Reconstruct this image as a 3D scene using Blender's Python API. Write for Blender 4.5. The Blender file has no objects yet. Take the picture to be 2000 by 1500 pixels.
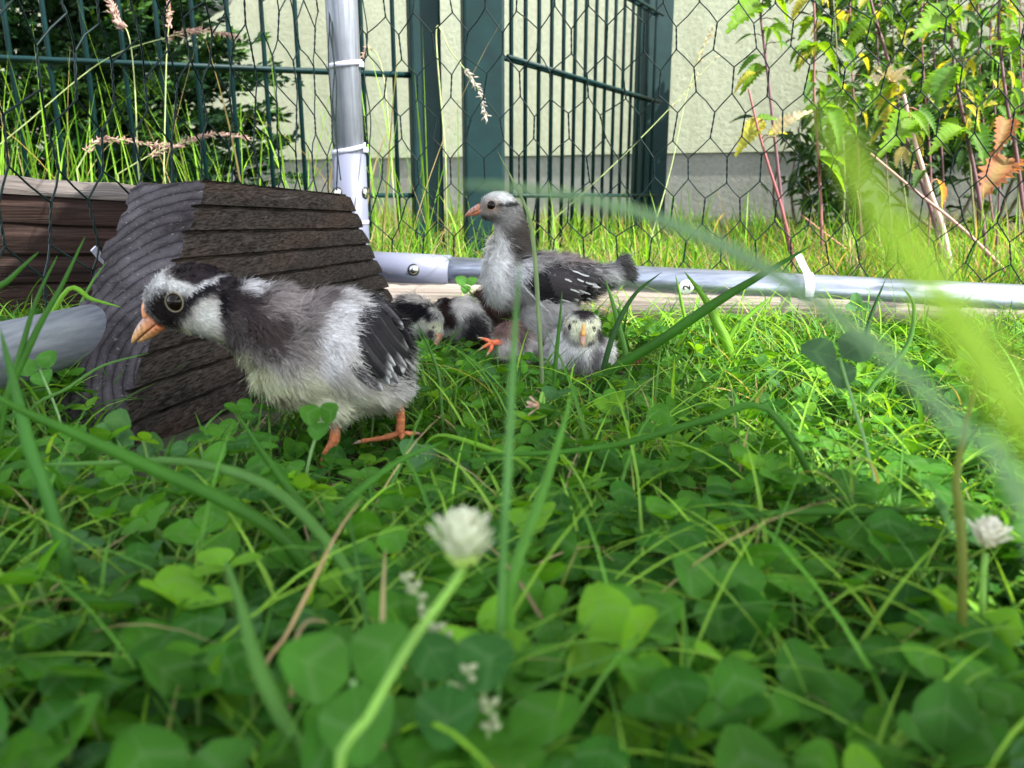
import bpy, bmesh, math, random
import numpy as np
from mathutils import Vector, Matrix
from mathutils.bvhtree import BVHTree
R = math.radians
rng = np.random.default_rng(7); random.seed(7)
sc = bpy.context.scene
COL = sc.collection

# ---------------------------------------------------------------- camera, sky, sun, exposure
FPX = 1511.0; PITCH = R(13.7); CH = 0.15
cam = bpy.data.cameras.new('Camera'); camo = bpy.data.objects.new('Camera', cam); COL.objects.link(camo)
camo.location = (0, 0, CH); camo.rotation_euler = (R(90) - PITCH, 0, 0)
cam.sensor_width = 36; cam.lens = FPX / 2000 * 36; cam.clip_start = 0.005; cam.clip_end = 400
cam.dof.use_dof = True; cam.dof.focus_distance = 0.60; cam.dof.aperture_fstop = 13.5
sc.camera = camo
w = bpy.data.worlds.new('World'); sc.world = w; w.use_nodes = True
SUN_DIR = Vector((0.70, -0.34, 0.80)).normalized()          # towards the sun
sky = w.node_tree.nodes.new('ShaderNodeTexSky'); sky.sky_type = 'NISHITA'; sky.sun_disc = False
sky.sun_elevation = math.asin(SUN_DIR.z); sky.sun_rotation = math.atan2(SUN_DIR.x, SUN_DIR.y)
bg = w.node_tree.nodes['Background']; bg.inputs['Strength'].default_value = 0.15
hs = w.node_tree.nodes.new('ShaderNodeHueSaturation'); hs.inputs['Saturation'].default_value = .30      # thin white cloud over the blue
w.node_tree.links.new(sky.outputs[0], hs.inputs['Color']); w.node_tree.links.new(hs.outputs[0], bg.inputs[0])
sl = bpy.data.lights.new('Sun', 'SUN'); sl.energy = 2.8; sl.angle = R(0.5); sl.color = (1, .955, .88)
slo = bpy.data.objects.new('Sun', sl); COL.objects.link(slo); slo.rotation_euler = (SUN_DIR).to_track_quat('Z', 'Y').to_euler()
sc.view_settings.view_transform = 'Standard'; sc.view_settings.look = 'None'
sc.view_settings.exposure = 2.42; sc.view_settings.gamma = 1

CP, SP = math.cos(PITCH), math.sin(PITCH)
def ray(px, py):
    u = (px - 1000) / FPX; v = (750 - py) / FPX
    return Vector((u, CP + v * SP, -SP + v * CP))
def pt(px, py, d):
    return Vector((0, 0, CH)) + ray(px, py) * d
def on_y(px, py, Y):
    r = ray(px, py); return Vector((0, 0, CH)) + r * (Y / r.y)
def on_z(px, py, z):
    r = ray(px, py); return Vector((0, 0, CH)) + r * ((z - CH) / r.z)

# ---------------------------------------------------------------- helpers
def tag(o, label=None, cat=None, group=None, kind=None):
    if label: o['label'] = label
    if cat: o['category'] = cat
    if group: o['group'] = group
    if kind: o['kind'] = kind
    return o
def empty(name, loc, label, cat, group=None):
    o = bpy.data.objects.new(name, None); COL.objects.link(o); o.location = loc; o.empty_display_size = .02
    bpy.context.view_layer.update()
    return tag(o, label, cat, group)
def mk(name, V, F, mat, parent=None, smooth=True, attrs=None, local=False, normals=None):
    """V world coordinates (unless local); F (n,4) array or list of faces"""
    V = np.asarray(V, dtype=np.float64).reshape(-1, 3)
    if parent is not None and not local:
        V = V - np.array(parent.matrix_basis.translation if parent.parent is None else parent.matrix_world.translation)
    me = bpy.data.meshes.new(name)
    if isinstance(F, np.ndarray):
        n, k = F.shape
        me.vertices.add(len(V)); me.vertices.foreach_set('co', V.ravel())
        me.loops.add(n * k); me.loops.foreach_set('vertex_index', F.astype(np.int32).ravel())
        me.polygons.add(n); me.polygons.foreach_set('loop_start', np.arange(0, n * k, k, dtype=np.int32))
        me.update(calc_edges=True)
    else:
        me.from_pydata(V.tolist(), [], F); me.update()
    me.polygons.foreach_set('use_smooth', np.full(len(me.polygons), bool(smooth)))
    for k_, a in (attrs or {}).items():
        a = np.asarray(a, dtype=np.float32)
        if a.shape[1] == 3: a = np.hstack([a, np.ones((len(a), 1), np.float32)])
        at = me.color_attributes.new(k_, 'FLOAT_COLOR', 'POINT'); at.data.foreach_set('color', a.ravel())
    if normals is not None:
        me.normals_split_custom_set_from_vertices([tuple(x) for x in normals])
    for m in (mat if isinstance(mat, (list, tuple)) else [mat]): me.materials.append(m)
    o = bpy.data.objects.new(name, me); COL.objects.link(o)
    if parent is not None: o.parent = parent
    return o
class MB:
    def __init__(s): s.V = []; s.F = []; s.C = []; s.n = 0
    def add(s, V, F, C=None):
        V = np.asarray(V, float).reshape(-1, 3); F = np.asarray(F)
        s.V.append(V); s.F.append(F + s.n); s.n += len(V)
        if C is not None:
            C = np.asarray(C, float); s.C.append(np.tile(C, (len(V), 1)) if C.ndim == 1 else C)
    def build(s, name, mat, parent=None, smooth=True, **k):
        return mk(name, np.vstack(s.V), np.vstack(s.F), mat, parent, smooth, attrs={'Col': np.vstack(s.C)} if s.C else None, **k)
def frames(P):
    P = np.asarray(P, float); T = np.gradient(P, axis=0); T /= np.linalg.norm(T, axis=1)[:, None] + 1e-12
    a = np.array([0, 0, 1.]) if abs(T[0, 2]) < .9 else np.array([1., 0, 0])
    N = np.zeros_like(P); n = a - T[0] * (a @ T[0]); n /= np.linalg.norm(n)
    for i in range(len(P)):
        n = n - T[i] * (n @ T[i]); n /= np.linalg.norm(n) + 1e-12; N[i] = n
    return T, N, np.cross(T, N)
def tube(P, r, k=8, cap=True, sx=1.0):
    P = np.asarray(P, float); m = len(P); r = np.full(m, r) if np.isscalar(r) else np.asarray(r, float)
    if cap:
        T0 = P[0] + (P[0] - P[1]) * 1e-4; T1 = P[-1] + (P[-1] - P[-2]) * 1e-4
        P = np.vstack([T0, P, T1]); r = np.r_[r[0] * .02, r, r[-1] * .02]; m += 2
    T, N, B = frames(P); a = np.linspace(0, 2 * math.pi, k, endpoint=False)
    V = P[:, None] + r[:, None, None] * (np.cos(a)[None, :, None] * N[:, None] * sx + np.sin(a)[None, :, None] * B[:, None])
    i = np.arange(m - 1)[:, None] * k; j = np.arange(k)[None]; j2 = (j + 1) % k
    F = np.stack([i + j, i + j2, i + k + j2, i + k + j], -1).reshape(-1, 4)
    return V.reshape(-1, 3), F
def spline(P, n):
    P = np.asarray(P, float); m = len(P)
    Q = np.vstack([2 * P[0] - P[1], P, 2 * P[-1] - P[-2]]); out = []
    for t in np.linspace(0, m - 1, n):
        i = min(int(t), m - 2); f = t - i; a, b, c, d = Q[i], Q[i + 1], Q[i + 2], Q[i + 3]
        out.append(.5 * (2 * b + (c - a) * f + (2 * a - 5 * b + 4 * c - d) * f * f + (3 * b - a - 3 * c + d) * f ** 3))
    return np.array(out)
def box(c, s, rz=0):
    x, y, z = np.array(s) / 2
    V = np.array([[-x, -y, -z], [x, -y, -z], [x, y, -z], [-x, y, -z], [-x, -y, z], [x, -y, z], [x, y, z], [-x, y, z]])
    ca, sa = math.cos(rz), math.sin(rz); V = V @ np.array([[ca, sa, 0], [-sa, ca, 0], [0, 0, 1]])
    F = np.array([[0, 3, 2, 1], [4, 5, 6, 7], [0, 1, 5, 4], [1, 2, 6, 5], [2, 3, 7, 6], [3, 0, 4, 7]])
    return V + np.array(c), F
def bevel(o, wd, seg=2):
    m = o.modifiers.new('bevel', 'BEVEL'); m.width = wd; m.segments = seg; m.limit_method = 'ANGLE'; m.angle_limit = R(40)
_tab = np.random.default_rng(3).random((32, 32, 32))
def vnoise(P, f):
    P = np.asarray(P) * f + 100.3; i = np.floor(P).astype(int); t = P - i; t = t * t * (3 - 2 * t); r = 0
    for a in (0, 1):
        for b in (0, 1):
            for c in (0, 1):
                wt = (t[:, 0] if a else 1 - t[:, 0]) * (t[:, 1] if b else 1 - t[:, 1]) * (t[:, 2] if c else 1 - t[:, 2])
                r = r + wt * _tab[(i[:, 0] + a) % 32, (i[:, 1] + b) % 32, (i[:, 2] + c) % 32]
    return r
def rotz(a): return np.array([[math.cos(a), -math.sin(a), 0], [math.sin(a), math.cos(a), 0], [0, 0, 1]])

# ---------------------------------------------------------------- materials
class Mat:
    def __init__(s, name):
        s.m = bpy.data.materials.new(name); s.m.use_nodes = True; s.t = s.m.node_tree
        s.b = s.t.nodes['Principled BSDF']; s.out = s.t.nodes['Material Output']
    def n(s, typ, **k):
        nd = s.t.nodes.new(typ)
        for a, v in k.items():
            if a in nd.inputs: nd.inputs[a].default_value = v
            else: setattr(nd, a, v)
        return nd
    def l(s, a, b): s.t.links.new(a, b)
    def noise(s, scale, detail=4, vec=None, rough=.5, dist=0):
        nd = s.n('ShaderNodeTexNoise'); nd.inputs['Scale'].default_value = scale; nd.inputs['Detail'].default_value = detail
        nd.inputs['Roughness'].default_value = rough; nd.inputs['Distortion'].default_value = dist
        if vec is not None: s.l(vec, nd.inputs['Vector'])
        return nd.outputs['Fac']
    def obj(s, scale=(1, 1, 1), rot=(0, 0, 0), loc=(0, 0, 0)):
        tc = s.n('ShaderNodeTexCoord'); mp = s.n('ShaderNodeMapping'); mp.inputs['Scale'].default_value = scale
        mp.inputs['Rotation'].default_value = rot; mp.inputs['Location'].default_value = loc
        s.l(tc.outputs['Object'], mp.inputs['Vector']); return mp.outputs[0]
    def ramp(s, fac, stops):
        r = s.n('ShaderNodeValToRGB'); e = r.color_ramp.elements
        while len(e) < len(stops): e.new(.5)
        for x, (p, c) in zip(e, stops):
            x.position = p; x.color = (*c, 1) if len(c) == 3 else c
        s.l(fac, r.inputs[0]); return r.outputs[0]
    def mix(s, fac, a, b, mode='MIX'):
        m = s.n('ShaderNodeMix'); m.data_type = 'RGBA'; m.blend_type = mode
        for v, i in ((fac, 0), (a, 6), (b, 7)):
            if hasattr(v, 'links') or isinstance(v, bpy.types.NodeSocket): s.l(v, m.inputs[i])
            else: m.inputs[i].default_value = v if i == 0 else ((*v, 1) if len(v) == 3 else v)
        return m.outputs[2]
    def bump(s, h, strength=.5, dist=.002):
        b = s.n('ShaderNodeBump'); b.inputs['Strength'].default_value = strength; b.inputs['Distance'].default_value = dist
        s.l(h, b.inputs['Height']); s.l(b.outputs[0], s.b.inputs['Normal']); return b
    def col(s, c):
        if isinstance(c, bpy.types.NodeSocket): s.l(c, s.b.inputs['Base Color'])
        else: s.b.inputs['Base Color'].default_value = (*c, 1)
    def set(s, **k):
        for a, v in k.items(): s.b.inputs[a.replace('_', ' ')].default_value = v
        return s
def attr(M, name='Col'):
    a = M.n('ShaderNodeAttribute'); a.attribute_name = name; return a.outputs['Color']

def leaf_mat(name, tr=.4, rough=.42, var=18, mark=False, spec=.5, tint=(1.5, 1.35, .45)):
    M = Mat(name); M.set(Roughness=rough); M.b.inputs['Specular IOR Level'].default_value = spec
    c = attr(M)
    nz = M.ramp(M.noise(var, 3, M.obj()), [(.3, (.72, .72, .72)), (.7, (1.2, 1.2, 1.15))])
    c = M.mix(1.0, c, nz, 'MULTIPLY')
    if mark:
        uv = attr(M, 'luv'); sp = M.n('ShaderNodeSeparateColor'); M.l(uv, sp.inputs[0])
        # chevron: | u - (.42 + .28*(1-|v|)) | small
        ab = M.n('ShaderNodeMath', operation='ABSOLUTE'); M.l(sp.outputs[1], ab.inputs[0])
        mu = M.n('ShaderNodeMath', operation='MULTIPLY_ADD'); M.l(ab.outputs[0], mu.inputs[0]); mu.inputs[1].default_value = .3
        M.l(sp.outputs[0], mu.inputs[2])
        sb = M.n('ShaderNodeMath', operation='SUBTRACT'); M.l(mu.outputs[0], sb.inputs[0]); sb.inputs[1].default_value = .6
        a2 = M.n('ShaderNodeMath', operation='ABSOLUTE'); M.l(sb.outputs[0], a2.inputs[0])
        f = M.ramp(a2.outputs[0], [(.0, (.22, .22, .22)), (.11, (0, 0, 0))])
        c = M.mix(f, c, (.16, .27, .12))
        # fine side veins
        wv = M.n('ShaderNodeMath', operation='MULTIPLY_ADD'); M.l(ab.outputs[0], wv.inputs[0]); wv.inputs[1].default_value = -.55; M.l(sp.outputs[0], wv.inputs[2])
        w2 = M.n('ShaderNodeMath', operation='MULTIPLY'); M.l(wv.outputs[0], w2.inputs[0]); w2.inputs[1].default_value = 62
        w3 = M.n('ShaderNodeMath', operation='SINE'); M.l(w2.outputs[0], w3.inputs[0])
        M.bump(w3.outputs[0], .35, .0003)
        mr = M.ramp(ab.outputs[0], [(.0, (.35, .35, .35)), (.05, (0, 0, 0))]); c = M.mix(mr, c, (.14, .26, .08))
    sp_ = M.ramp(M.noise(55, 6, M.obj(), .75), [(.66, (0, 0, 0)), (.72, (.55,) * 3)]); c = M.mix(sp_, c, (.16, .13, .03))
    M.col(c)
    tb = M.n('ShaderNodeBsdfTranslucent'); tc = M.mix(1.0, c, tint, 'MULTIPLY'); M.l(tc, tb.inputs[0])
    mx = M.n('ShaderNodeMixShader'); mx.inputs[0].default_value = tr
    M.l(M.b.outputs[0], mx.inputs[1]); M.l(tb.outputs[0], mx.inputs[2]); M.l(mx.outputs[0], M.out.inputs[0])
    return M.m
def attr_mat(name, rough=.8, spec=.3, tr=0, var=300, amp=.25, bump=0):
    M = Mat(name); M.set(Roughness=rough); M.b.inputs['Specular IOR Level'].default_value = spec
    f = M.noise(var, 3, M.obj())
    c = M.mix(1.0, attr(M), M.ramp(f, [(.25, (1 - amp,) * 3), (.75, (1 + amp,) * 3)]), 'MULTIPLY'); M.col(c)
    if bump: M.bump(f, bump, .0006)
    if tr:
        tb = M.n('ShaderNodeBsdfTranslucent'); M.l(c, tb.inputs[0]); mx = M.n('ShaderNodeMixShader'); mx.inputs[0].default_value = tr
        M.l(M.b.outputs[0], mx.inputs[1]); M.l(tb.outputs[0], mx.inputs[2]); M.l(mx.outputs[0], M.out.inputs[0])
    return M.m
def plain(name, c, rough=.5, metal=0, var=0, scale=40, bump=0, spec=.5):
    M = Mat(name); M.set(Roughness=rough, Metallic=metal); M.b.inputs['Specular IOR Level'].default_value = spec
    if var:
        f = M.noise(scale, 5, M.obj())
        M.col(M.ramp(f, [(.25, tuple(x * (1 - var) for x in c)), (.75, tuple(x * (1 + var) for x in c))]))
        if bump: M.bump(f, bump, .001)
    else: M.col(c)
    return M.m

M_clover = leaf_mat('clover_leaf_green', .44, .55, 60, True, .16, tint=(1.6, 1.35, .35))
M_grass = leaf_mat('grass_green', .42, .5, 30, spec=.22)
M_nettle = leaf_mat('nettle_green', .50, .6, 35, spec=.15, tint=(1.6, 1.4, .4))
M_bush = leaf_mat('bush_green', .25, .6, 20, spec=.15)
M_stem = attr_mat('stem', .55, .4, 0, 120, .2)
M_down = attr_mat('down_feather', .95, .03, .25, 500, .12)
M_skin = attr_mat('down_skin', .95, .05, 0, 400, .2)
M_feather = attr_mat('wing_feather', .6, .10, 0, 900, .25, .3)
M_horn = attr_mat('beak_horn', .55, .3, 0, 420, .38, .4)
M_petal = attr_mat('petal', .6, .3, .35, 300, .1)
M_eye = plain('eye_black', (.006, .004, .003), .05, spec=.16)
M_wire = plain('green_black_wire', (.002, .010, .010), .5, 0, .35, 200, spec=.15)
M_tie = plain('cable_tie_white', (.50, .50, .60), .35, var=.05)
M_rivet = plain('rivet_steel', (.6, .6, .58), .25, 1)
M_sleeve = plain('sleeve_grey_plastic', (.125, .135, .19), .38, 0, .08, 12)
M_white = plain('sticker_white', (.8, .8, .8), .4)
M_black = plain('print_black', (.01, .01, .01), .5)

def galv(sx=(1, 1, .06), br=1.35, ro=.45, me=.55):
    M = Mat('galvanised_tube'); M.set(Roughness=ro, Metallic=me)
    a = M.noise(14, 6, M.obj((1, 1, 1)), .6); b = M.noise(260, 4, M.obj(sx))
    c = M.mix(.45, M.ramp(a, [(.3, (.07 * br, .08 * br, .10 * br)), (.7, (.20 * br, .215 * br, .25 * br))]), M.ramp(b, [(.3, (.07 * br, .08 * br, .10 * br)), (.7, (.30 * br, .32 * br, .37 * br))]))
    M.col(c); r = M.ramp(b, [(.3, (ro + .12,) * 3), (.7, (ro - .06,) * 3)]); M.l(r, M.b.inputs['Roughness']); M.bump(b, .25, .0004)
    return M.m
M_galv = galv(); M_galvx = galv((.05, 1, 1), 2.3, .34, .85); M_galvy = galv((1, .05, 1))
def fence_mat():
    M = Mat('fence_green_powder_coat'); M.set(Roughness=.5); M.b.inputs['Specular IOR Level'].default_value = .2
    f = M.noise(30, 5, M.obj()); M.col(M.ramp(f, [(.3, (.0015, .014, .015)), (.7, (.0025, .023, .024))])); M.bump(M.noise(500, 2, M.obj()), .1, .0005)
    return M.m
M_fence = fence_mat()
def wall_mat(name, c0, c1, streak=True):
    M = Mat(name); M.set(Roughness=.95); M.b.inputs['Specular IOR Level'].default_value = .2
    a = M.noise(2.2, 6, M.obj((1, 1, .5))); b = M.noise(75, 8, M.obj(), .65)
    c = M.mix(.75, M.ramp(a, [(.3, c0), (.7, c1)]), M.ramp(b, [(.3, tuple(x * .9 for x in c0)), (.65, tuple(min(1, x * 1.05) for x in c1))]))
    st = M.ramp(M.noise(1.3, 7, M.obj((3, 3, .5)), .7), [(.35, (.80, .80, .76)), (.6, (1, 1, 1))]); c = M.mix(1, c, st, 'MULTIPLY')
    M.col(c); M.bump(b, .55, .005); return M.m
M_wall = wall_mat('pale_green_render', (.45, .47, .33), (.52, .54, .39))
M_plinth = wall_mat('grey_plinth_render', (.24, .245, .215), (.29, .295, .265))
def soil():
    M = Mat('soil'); M.set(Roughness=1); a = M.noise(9, 8, M.obj(), .65); b = M.noise(120, 6, M.obj(), .7)
    c = M.mix(.5, M.ramp(a, [(.3, (.020, .028, .010)), (.6, (.035, .05, .014)), (.8, (.05, .04, .022))]), M.ramp(b, [(.3, (.012, .012, .006)), (.7, (.06, .06, .025))]))
    M.col(c); M.bump(b, .9, .006); return M.m
def wood(name, dark, mid, lite, red, axis=1, fine=1.0):
    M = Mat(name); M.set(Roughness=.85); M.b.inputs['Specular IOR Level'].default_value = .12
    s = [1, 1, 1]; s[axis] = .022
    v = M.obj(tuple(s)); a = M.noise(95 * fine, 8, v, .68, .4); s2 = [1, 1, 1]; s2[axis] = .12
    b = M.noise(22, 5, M.obj(tuple(s2)), .6); f = M.noise(420 * fine, 3, M.obj(tuple(s)))
    c = M.ramp(a, [(.30, dark), (.48, mid), (.60, mid), (.76, lite)])
    c = M.mix(M.ramp(b, [(.50, (0, 0, 0)), (.72, (.65,) * 3)]), c, red)
    sp = M.ramp(M.noise(260, 2, M.obj()), [(.69, (0, 0, 0)), (.74, (.5,) * 3)]); c = M.mix(sp, c, lite)
    c = M.mix(.35, c, M.ramp(f, [(.35, dark), (.7, lite)])); M.col(c)
    M.bump(M.mix(.5, M.ramp(a, [(.2, (0,) * 3), (.8, (1,) * 3)]), M.ramp(f, [(.2, (0,) * 3), (.8, (1,) * 3)])), .9, .0016)
    return M.m
M_wood = wood('dark_weathered_timber', (.002, .0015, .0014), (.014, .0105, .009), (.12, .10, .09), (.060, .026, .013), fine=1.8)
M_plank = wood('brown_stained_timber', (.004, .002, .002), (.015, .008, .006), (.045, .032, .028), (.030, .011, .007), axis=0)
M_edge = wood('grey_weathered_lit_edge', (.02, .017, .015), (.07, .06, .055), (.20, .18, .165), (.05, .035, .028), axis=0)
M_log = wood('sun_bleached_timber', (.10, .08, .065), (.30, .255, .22), (.50, .45, .40), (.24, .19, .15), axis=0)
def endgrain(centre):
    M = Mat('end_grain'); M.set(Roughness=.9); M.b.inputs['Specular IOR Level'].default_value = .1
    tc = M.n('ShaderNodeTexCoord'); nz = M.n('ShaderNodeTexNoise'); nz.inputs['Scale'].default_value = 26; nz.inputs['Detail'].default_value = 4
    M.l(tc.outputs['Object'], nz.inputs['Vector'])
    vm = M.n('ShaderNodeVectorMath', operation='MULTIPLY_ADD'); M.l(nz.outputs['Color'], vm.inputs[0]); vm.inputs[1].default_value = (.010,) * 3; M.l(tc.outputs['Object'], vm.inputs[2])
    sb = M.n('ShaderNodeVectorMath', operation='SUBTRACT'); M.l(vm.outputs[0], sb.inputs[0]); sb.inputs[1].default_value = centre
    sc_ = M.n('ShaderNodeVectorMath', operation='MULTIPLY'); M.l(sb.outputs[0], sc_.inputs[0]); sc_.inputs[1].default_value = (1, 0, .85)
    ln = M.n('ShaderNodeVectorMath', operation='LENGTH'); M.l(sc_.outputs[0], ln.inputs[0])
    mu = M.n('ShaderNodeMath', operation='MULTIPLY'); M.l(ln.outputs['Value'], mu.inputs[0]); mu.inputs[1].default_value = 1050
    sn = M.n('ShaderNodeMath', operation='SINE'); M.l(mu.outputs[0], sn.inputs[0])
    ma = M.n('ShaderNodeMath', operation='MULTIPLY_ADD'); M.l(sn.outputs[0], ma.inputs[0]); ma.inputs[1].default_value = .5; ma.inputs[2].default_value = .5
    rings = M.ramp(ma.outputs[0], [(.0, (.022, .020, .022)), (.12, (.048, .045, .050)), (1, (.066, .062, .066))])
    big = M.ramp(M.noise(20, 7, M.obj(), .7), [(.36, (.25, .23, .22)), (.62, (1.15, 1.12, 1.15))])
    c = M.mix(1, rings, big, 'MULTIPLY')
    vo = M.n('ShaderNodeTexVoronoi'); vo.feature = 'DISTANCE_TO_EDGE'; vo.inputs['Scale'].default_value = 95
    M.l(M.obj((1, 1, .55), (0, R(25), 0)), vo.inputs['Vector'])
    ck = M.ramp(vo.outputs['Distance'], [(.0, (.55,) * 3), (.02, (0,) * 3)]); c = M.mix(ck, c, (.008, .007, .008))
    sp = M.ramp(M.noise(300, 4, M.obj(), .7), [(.60, (0, 0, 0)), (.72, (.6,) * 3)]); c = M.mix(sp, c, (.20, .19, .17))
    M.col(c); M.bump(M.mix(.85, ma.outputs[0], M.noise(220, 6, M.obj(), .7)), .9, .0010)
    return M.m
M_endgrain = endgrain((.006, 0, .055))

# ---------------------------------------------------------------- setting
def gz(x, y):
    x = np.asarray(x, float); y = np.asarray(y, float)
    return .006 * np.sin(x * 9 + 1) * np.cos(y * 7) + .004 * np.sin(x * 23 + y * 17) + np.clip(y - 1.1, 0, 2) * .035
def ground():
    xs = np.unique(np.r_[-60, -20, -8, np.linspace(-3, 3, 121), 8, 20, 60]); ys = np.unique(np.r_[-60, -20, -6, np.linspace(-1, 3.6, 93), 6, 20, 60])
    X, Y = np.meshgrid(xs, ys); Z = gz(X, Y) * ((abs(X) < 3.1) & (Y < 3.7) & (Y > -1.1)) + .07 * (Y > 3.7) - .004
    V = np.stack([X, Y, Z], -1).reshape(-1, 3); nx = len(xs)
    i = np.arange(len(ys) - 1)[:, None] * nx; j = np.arange(nx - 1)[None]
    F = np.stack([i + j, i + j + 1, i + j + nx + 1, i + j + nx], -1).reshape(-1, 4)
    tag(mk('ground', V, F, soil()), kind='structure')
ground()
# house wall : plinth and render above
WA = on_z(720, 311, .30); WA = pt(720, 311, 2.75); WB = pt(1500, 294, 2.32)
wd = Vector((WB.x - WA.x, WB.y - WA.y, 0)).normalized(); wn = Vector((wd.y, -wd.x, 0))
WZ = .5 * (WA.z + WB.z)
house = empty('house_wall', (WA.x, WA.y, 0), 'pale green rendered house wall with a grey plinth behind the green fence', 'wall')
def wallbox(name, a, b, z0, z1, th, out, mat):
    A = WA + wd * a + wn * out; B = WA + wd * b + wn * out
    P = [(A.x, A.y), (B.x, B.y), (B.x - wn.x * th, B.y - wn.y * th), (A.x - wn.x * th, A.y - wn.y * th)]
    V = [(x, y, z0) for x, y in P] + [(x, y, z1) for x, y in P]
    return mk(name, V, [[0, 1, 5, 4], [1, 2, 6, 5], [2, 3, 7, 6], [3, 0, 4, 7], [4, 5, 6, 7], [3, 2, 1, 0]], mat, house, smooth=False)
wallbox('render_face', -8, 9, WZ, 2.6, .25, 0, M_wall)
wallbox('plinth', -8, 9, -.05, WZ, .26, -.008, M_plinth)
# grey downpipe bend on the wall
dp = empty('downpipe', pt(415, 10, 2.6), 'short grey pipe elbow seen high on the pale wall at left', 'pipe')
V, F = tube(spline([pt(385, 30, 2.62), pt(410, 12, 2.6), pt(440, -12, 2.6), pt(450, -120, 2.6), pt(450, -300, 2.6)], 16), .028, 12); mk('pipe', V, F, plain('grey_pipe_plastic', (.14, .15, .15), .5, 0, .1, 20), dp)
V, F = tube([pt(449, -40, 2.6), pt(450, -70, 2.6)], .033, 12); mk('collar', V, F, bpy.data.materials['grey_pipe_plastic'], dp)

# ---------------------------------------------------------------- green fence
def cyl_bar(mb, a, b, r=.004, k=8): V, F = tube([a, b], r, k); mb.add(V, F)
def fence_panel(name, A, B, n, label, zs, ztop, double=True):
    A = Vector(A); B = Vector(B); A.z = B.z = 0
    t = empty(name, A, label, 'fence', 'green steel fence behind the run')
    d = (B - A).normalized(); nrm = Vector((d.y, -d.x, 0))
    for k in range(n):
        p = A + (B - A) * ((k + .5) / n); zg = float(gz(p.x, p.y))
        V, F = tube([(p.x, p.y, zg - .02), (p.x, p.y, ztop)], .0038, 8); mk('vertical_rod', V, F, M_fence, t)
    for z in zs:
        for s in ((-1, 1) if double else (1,)):
            o = nrm * (s * .0075)
            V, F = tube([tuple(A + o + Vector((0, 0, z))), tuple(B + o + Vector((0, 0, z)))], .0040, 8); mk('horizontal_rod', V, F, M_fence, t)
    return t
def fence_post(P, w_, d_, rz, label, h=1.3):
    t = empty('fence_post', (P.x, P.y, 0), label, 'fence post', 'green steel fence posts')
    V, F = box((P.x, P.y, h / 2 - .02), (w_, d_, h), rz); o = mk('post_tube', V, F, M_fence, t, smooth=False); bevel(o, .005)
    V, F = box((P.x, P.y, h - .012), (w_ + .004, d_ + .004, .012), rz); o = mk('cap', V, F, M_black, t, smooth=False); bevel(o, .002)
    return t
FA = pt(-40, 112, 1.155); FB = pt(800, 150, 1.325); FA.z = FB.z = 0
fence_panel('rod_fence', FA + (FA - FB).normalized() * .3, FB, 18, 'green steel rod fence panel left of the two thick posts', (.15, .35, .55, .75, .95), 1.15)
GA = pt(984, 117, 1.30); GB = pt(1282, 212, 1.93); GA.z = GB.z = 0
fence_panel('rod_fence', GA, GB, 15, 'green steel rod panel angled back toward the wall', (.15, .376, .575, .775, .975), 1.15)
PA = FB + (FB - FA).normalized() * .026
fence_post(PA, .052, .045, math.atan2(FB.y - FA.y, FB.x - FA.x), 'narrower green fence post at the end of the left panel')
PB = pt(943, 200, 1.315); fence_post(PB, .068, .06, R(8), 'widest green fence post, right of the narrower post')
PC = pt(1272, 212, 1.99); fence_post(PC, .075, .06, R(20), 'far green post where the angled panel meets the wall side')

# ---------------------------------------------------------------- the wire run (tubes, sleeves, mesh, ties)
CORNER = pt(692, 521, .95); PR = .018
RIGHT = pt(1985, 587, .865); LEFTP = pt(108, 667, .47)
rd = (RIGHT - CORNER).normalized(); ld = (LEFTP - CORNER).normalized()
R_END = CORNER + rd * 1.35; L_END = CORNER + ld * 1.25
run = empty('chicken_run', (CORNER.x, CORNER.y, 0), 'chicken run of galvanised tubes covered in green hexagonal wire netting', 'chicken run')
TOP = .82
def rtube(name, a, b, r, mat, k=24):
    V, F = tube([tuple(a), tuple(Vector(a).lerp(Vector(b), .5)), tuple(b)], r, k); return mk(name, V, F, mat, run)
def up(p, z): return Vector((p.x, p.y, z))
rtube('corner_post', up(CORNER, 0), up(CORNER, TOP), PR, M_galv)
rtube('bottom_tube', CORNER, R_END, PR, M_galvx); rtube('bottom_tube', CORNER, L_END, PR, M_galvy)
rtube('top_tube', up(CORNER, TOP), up(R_END, TOP), PR, M_galv); rtube('top_tube', up(CORNER, TOP), up(L_END, TOP), PR, M_galv)
rtube('end_post', up(R_END, 0), up(R_END, TOP), PR, M_galv); rtube('end_post', up(L_END, 0), up(L_END, TOP), PR, M_galv)
far = up(R_END, 0) + (up(L_END, 0) - up(CORNER, 0))
rtube('end_post', up(far, 0), up(far, TOP), PR, M_galv); rtube('top_tube', up(far, TOP), up(R_END, TOP), PR, M_galv); rtube('top_tube', up(far, TOP), up(L_END, TOP), PR, M_galv)
zs_ = pt(690, 300, .9).z
rtube('sleeve', up(CORNER, 0.0), up(CORNER, zs_), PR + .0018, M_sleeve)
rtube('sleeve', CORNER, CORNER + rd * (pt(881, 530, .94) - CORNER).length, PR + .0018, M_sleeve)
rtube('sleeve', CORNER, CORNER + ld * .12, PR + .0018, M_sleeve)
V, F = tube([up(CORNER, pt(690, 438, .94).z), up(CORNER, pt(690, 430, .94).z)], PR + .0024, 24); mk('sleeve_rim', V, F, M_tie, run)
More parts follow.
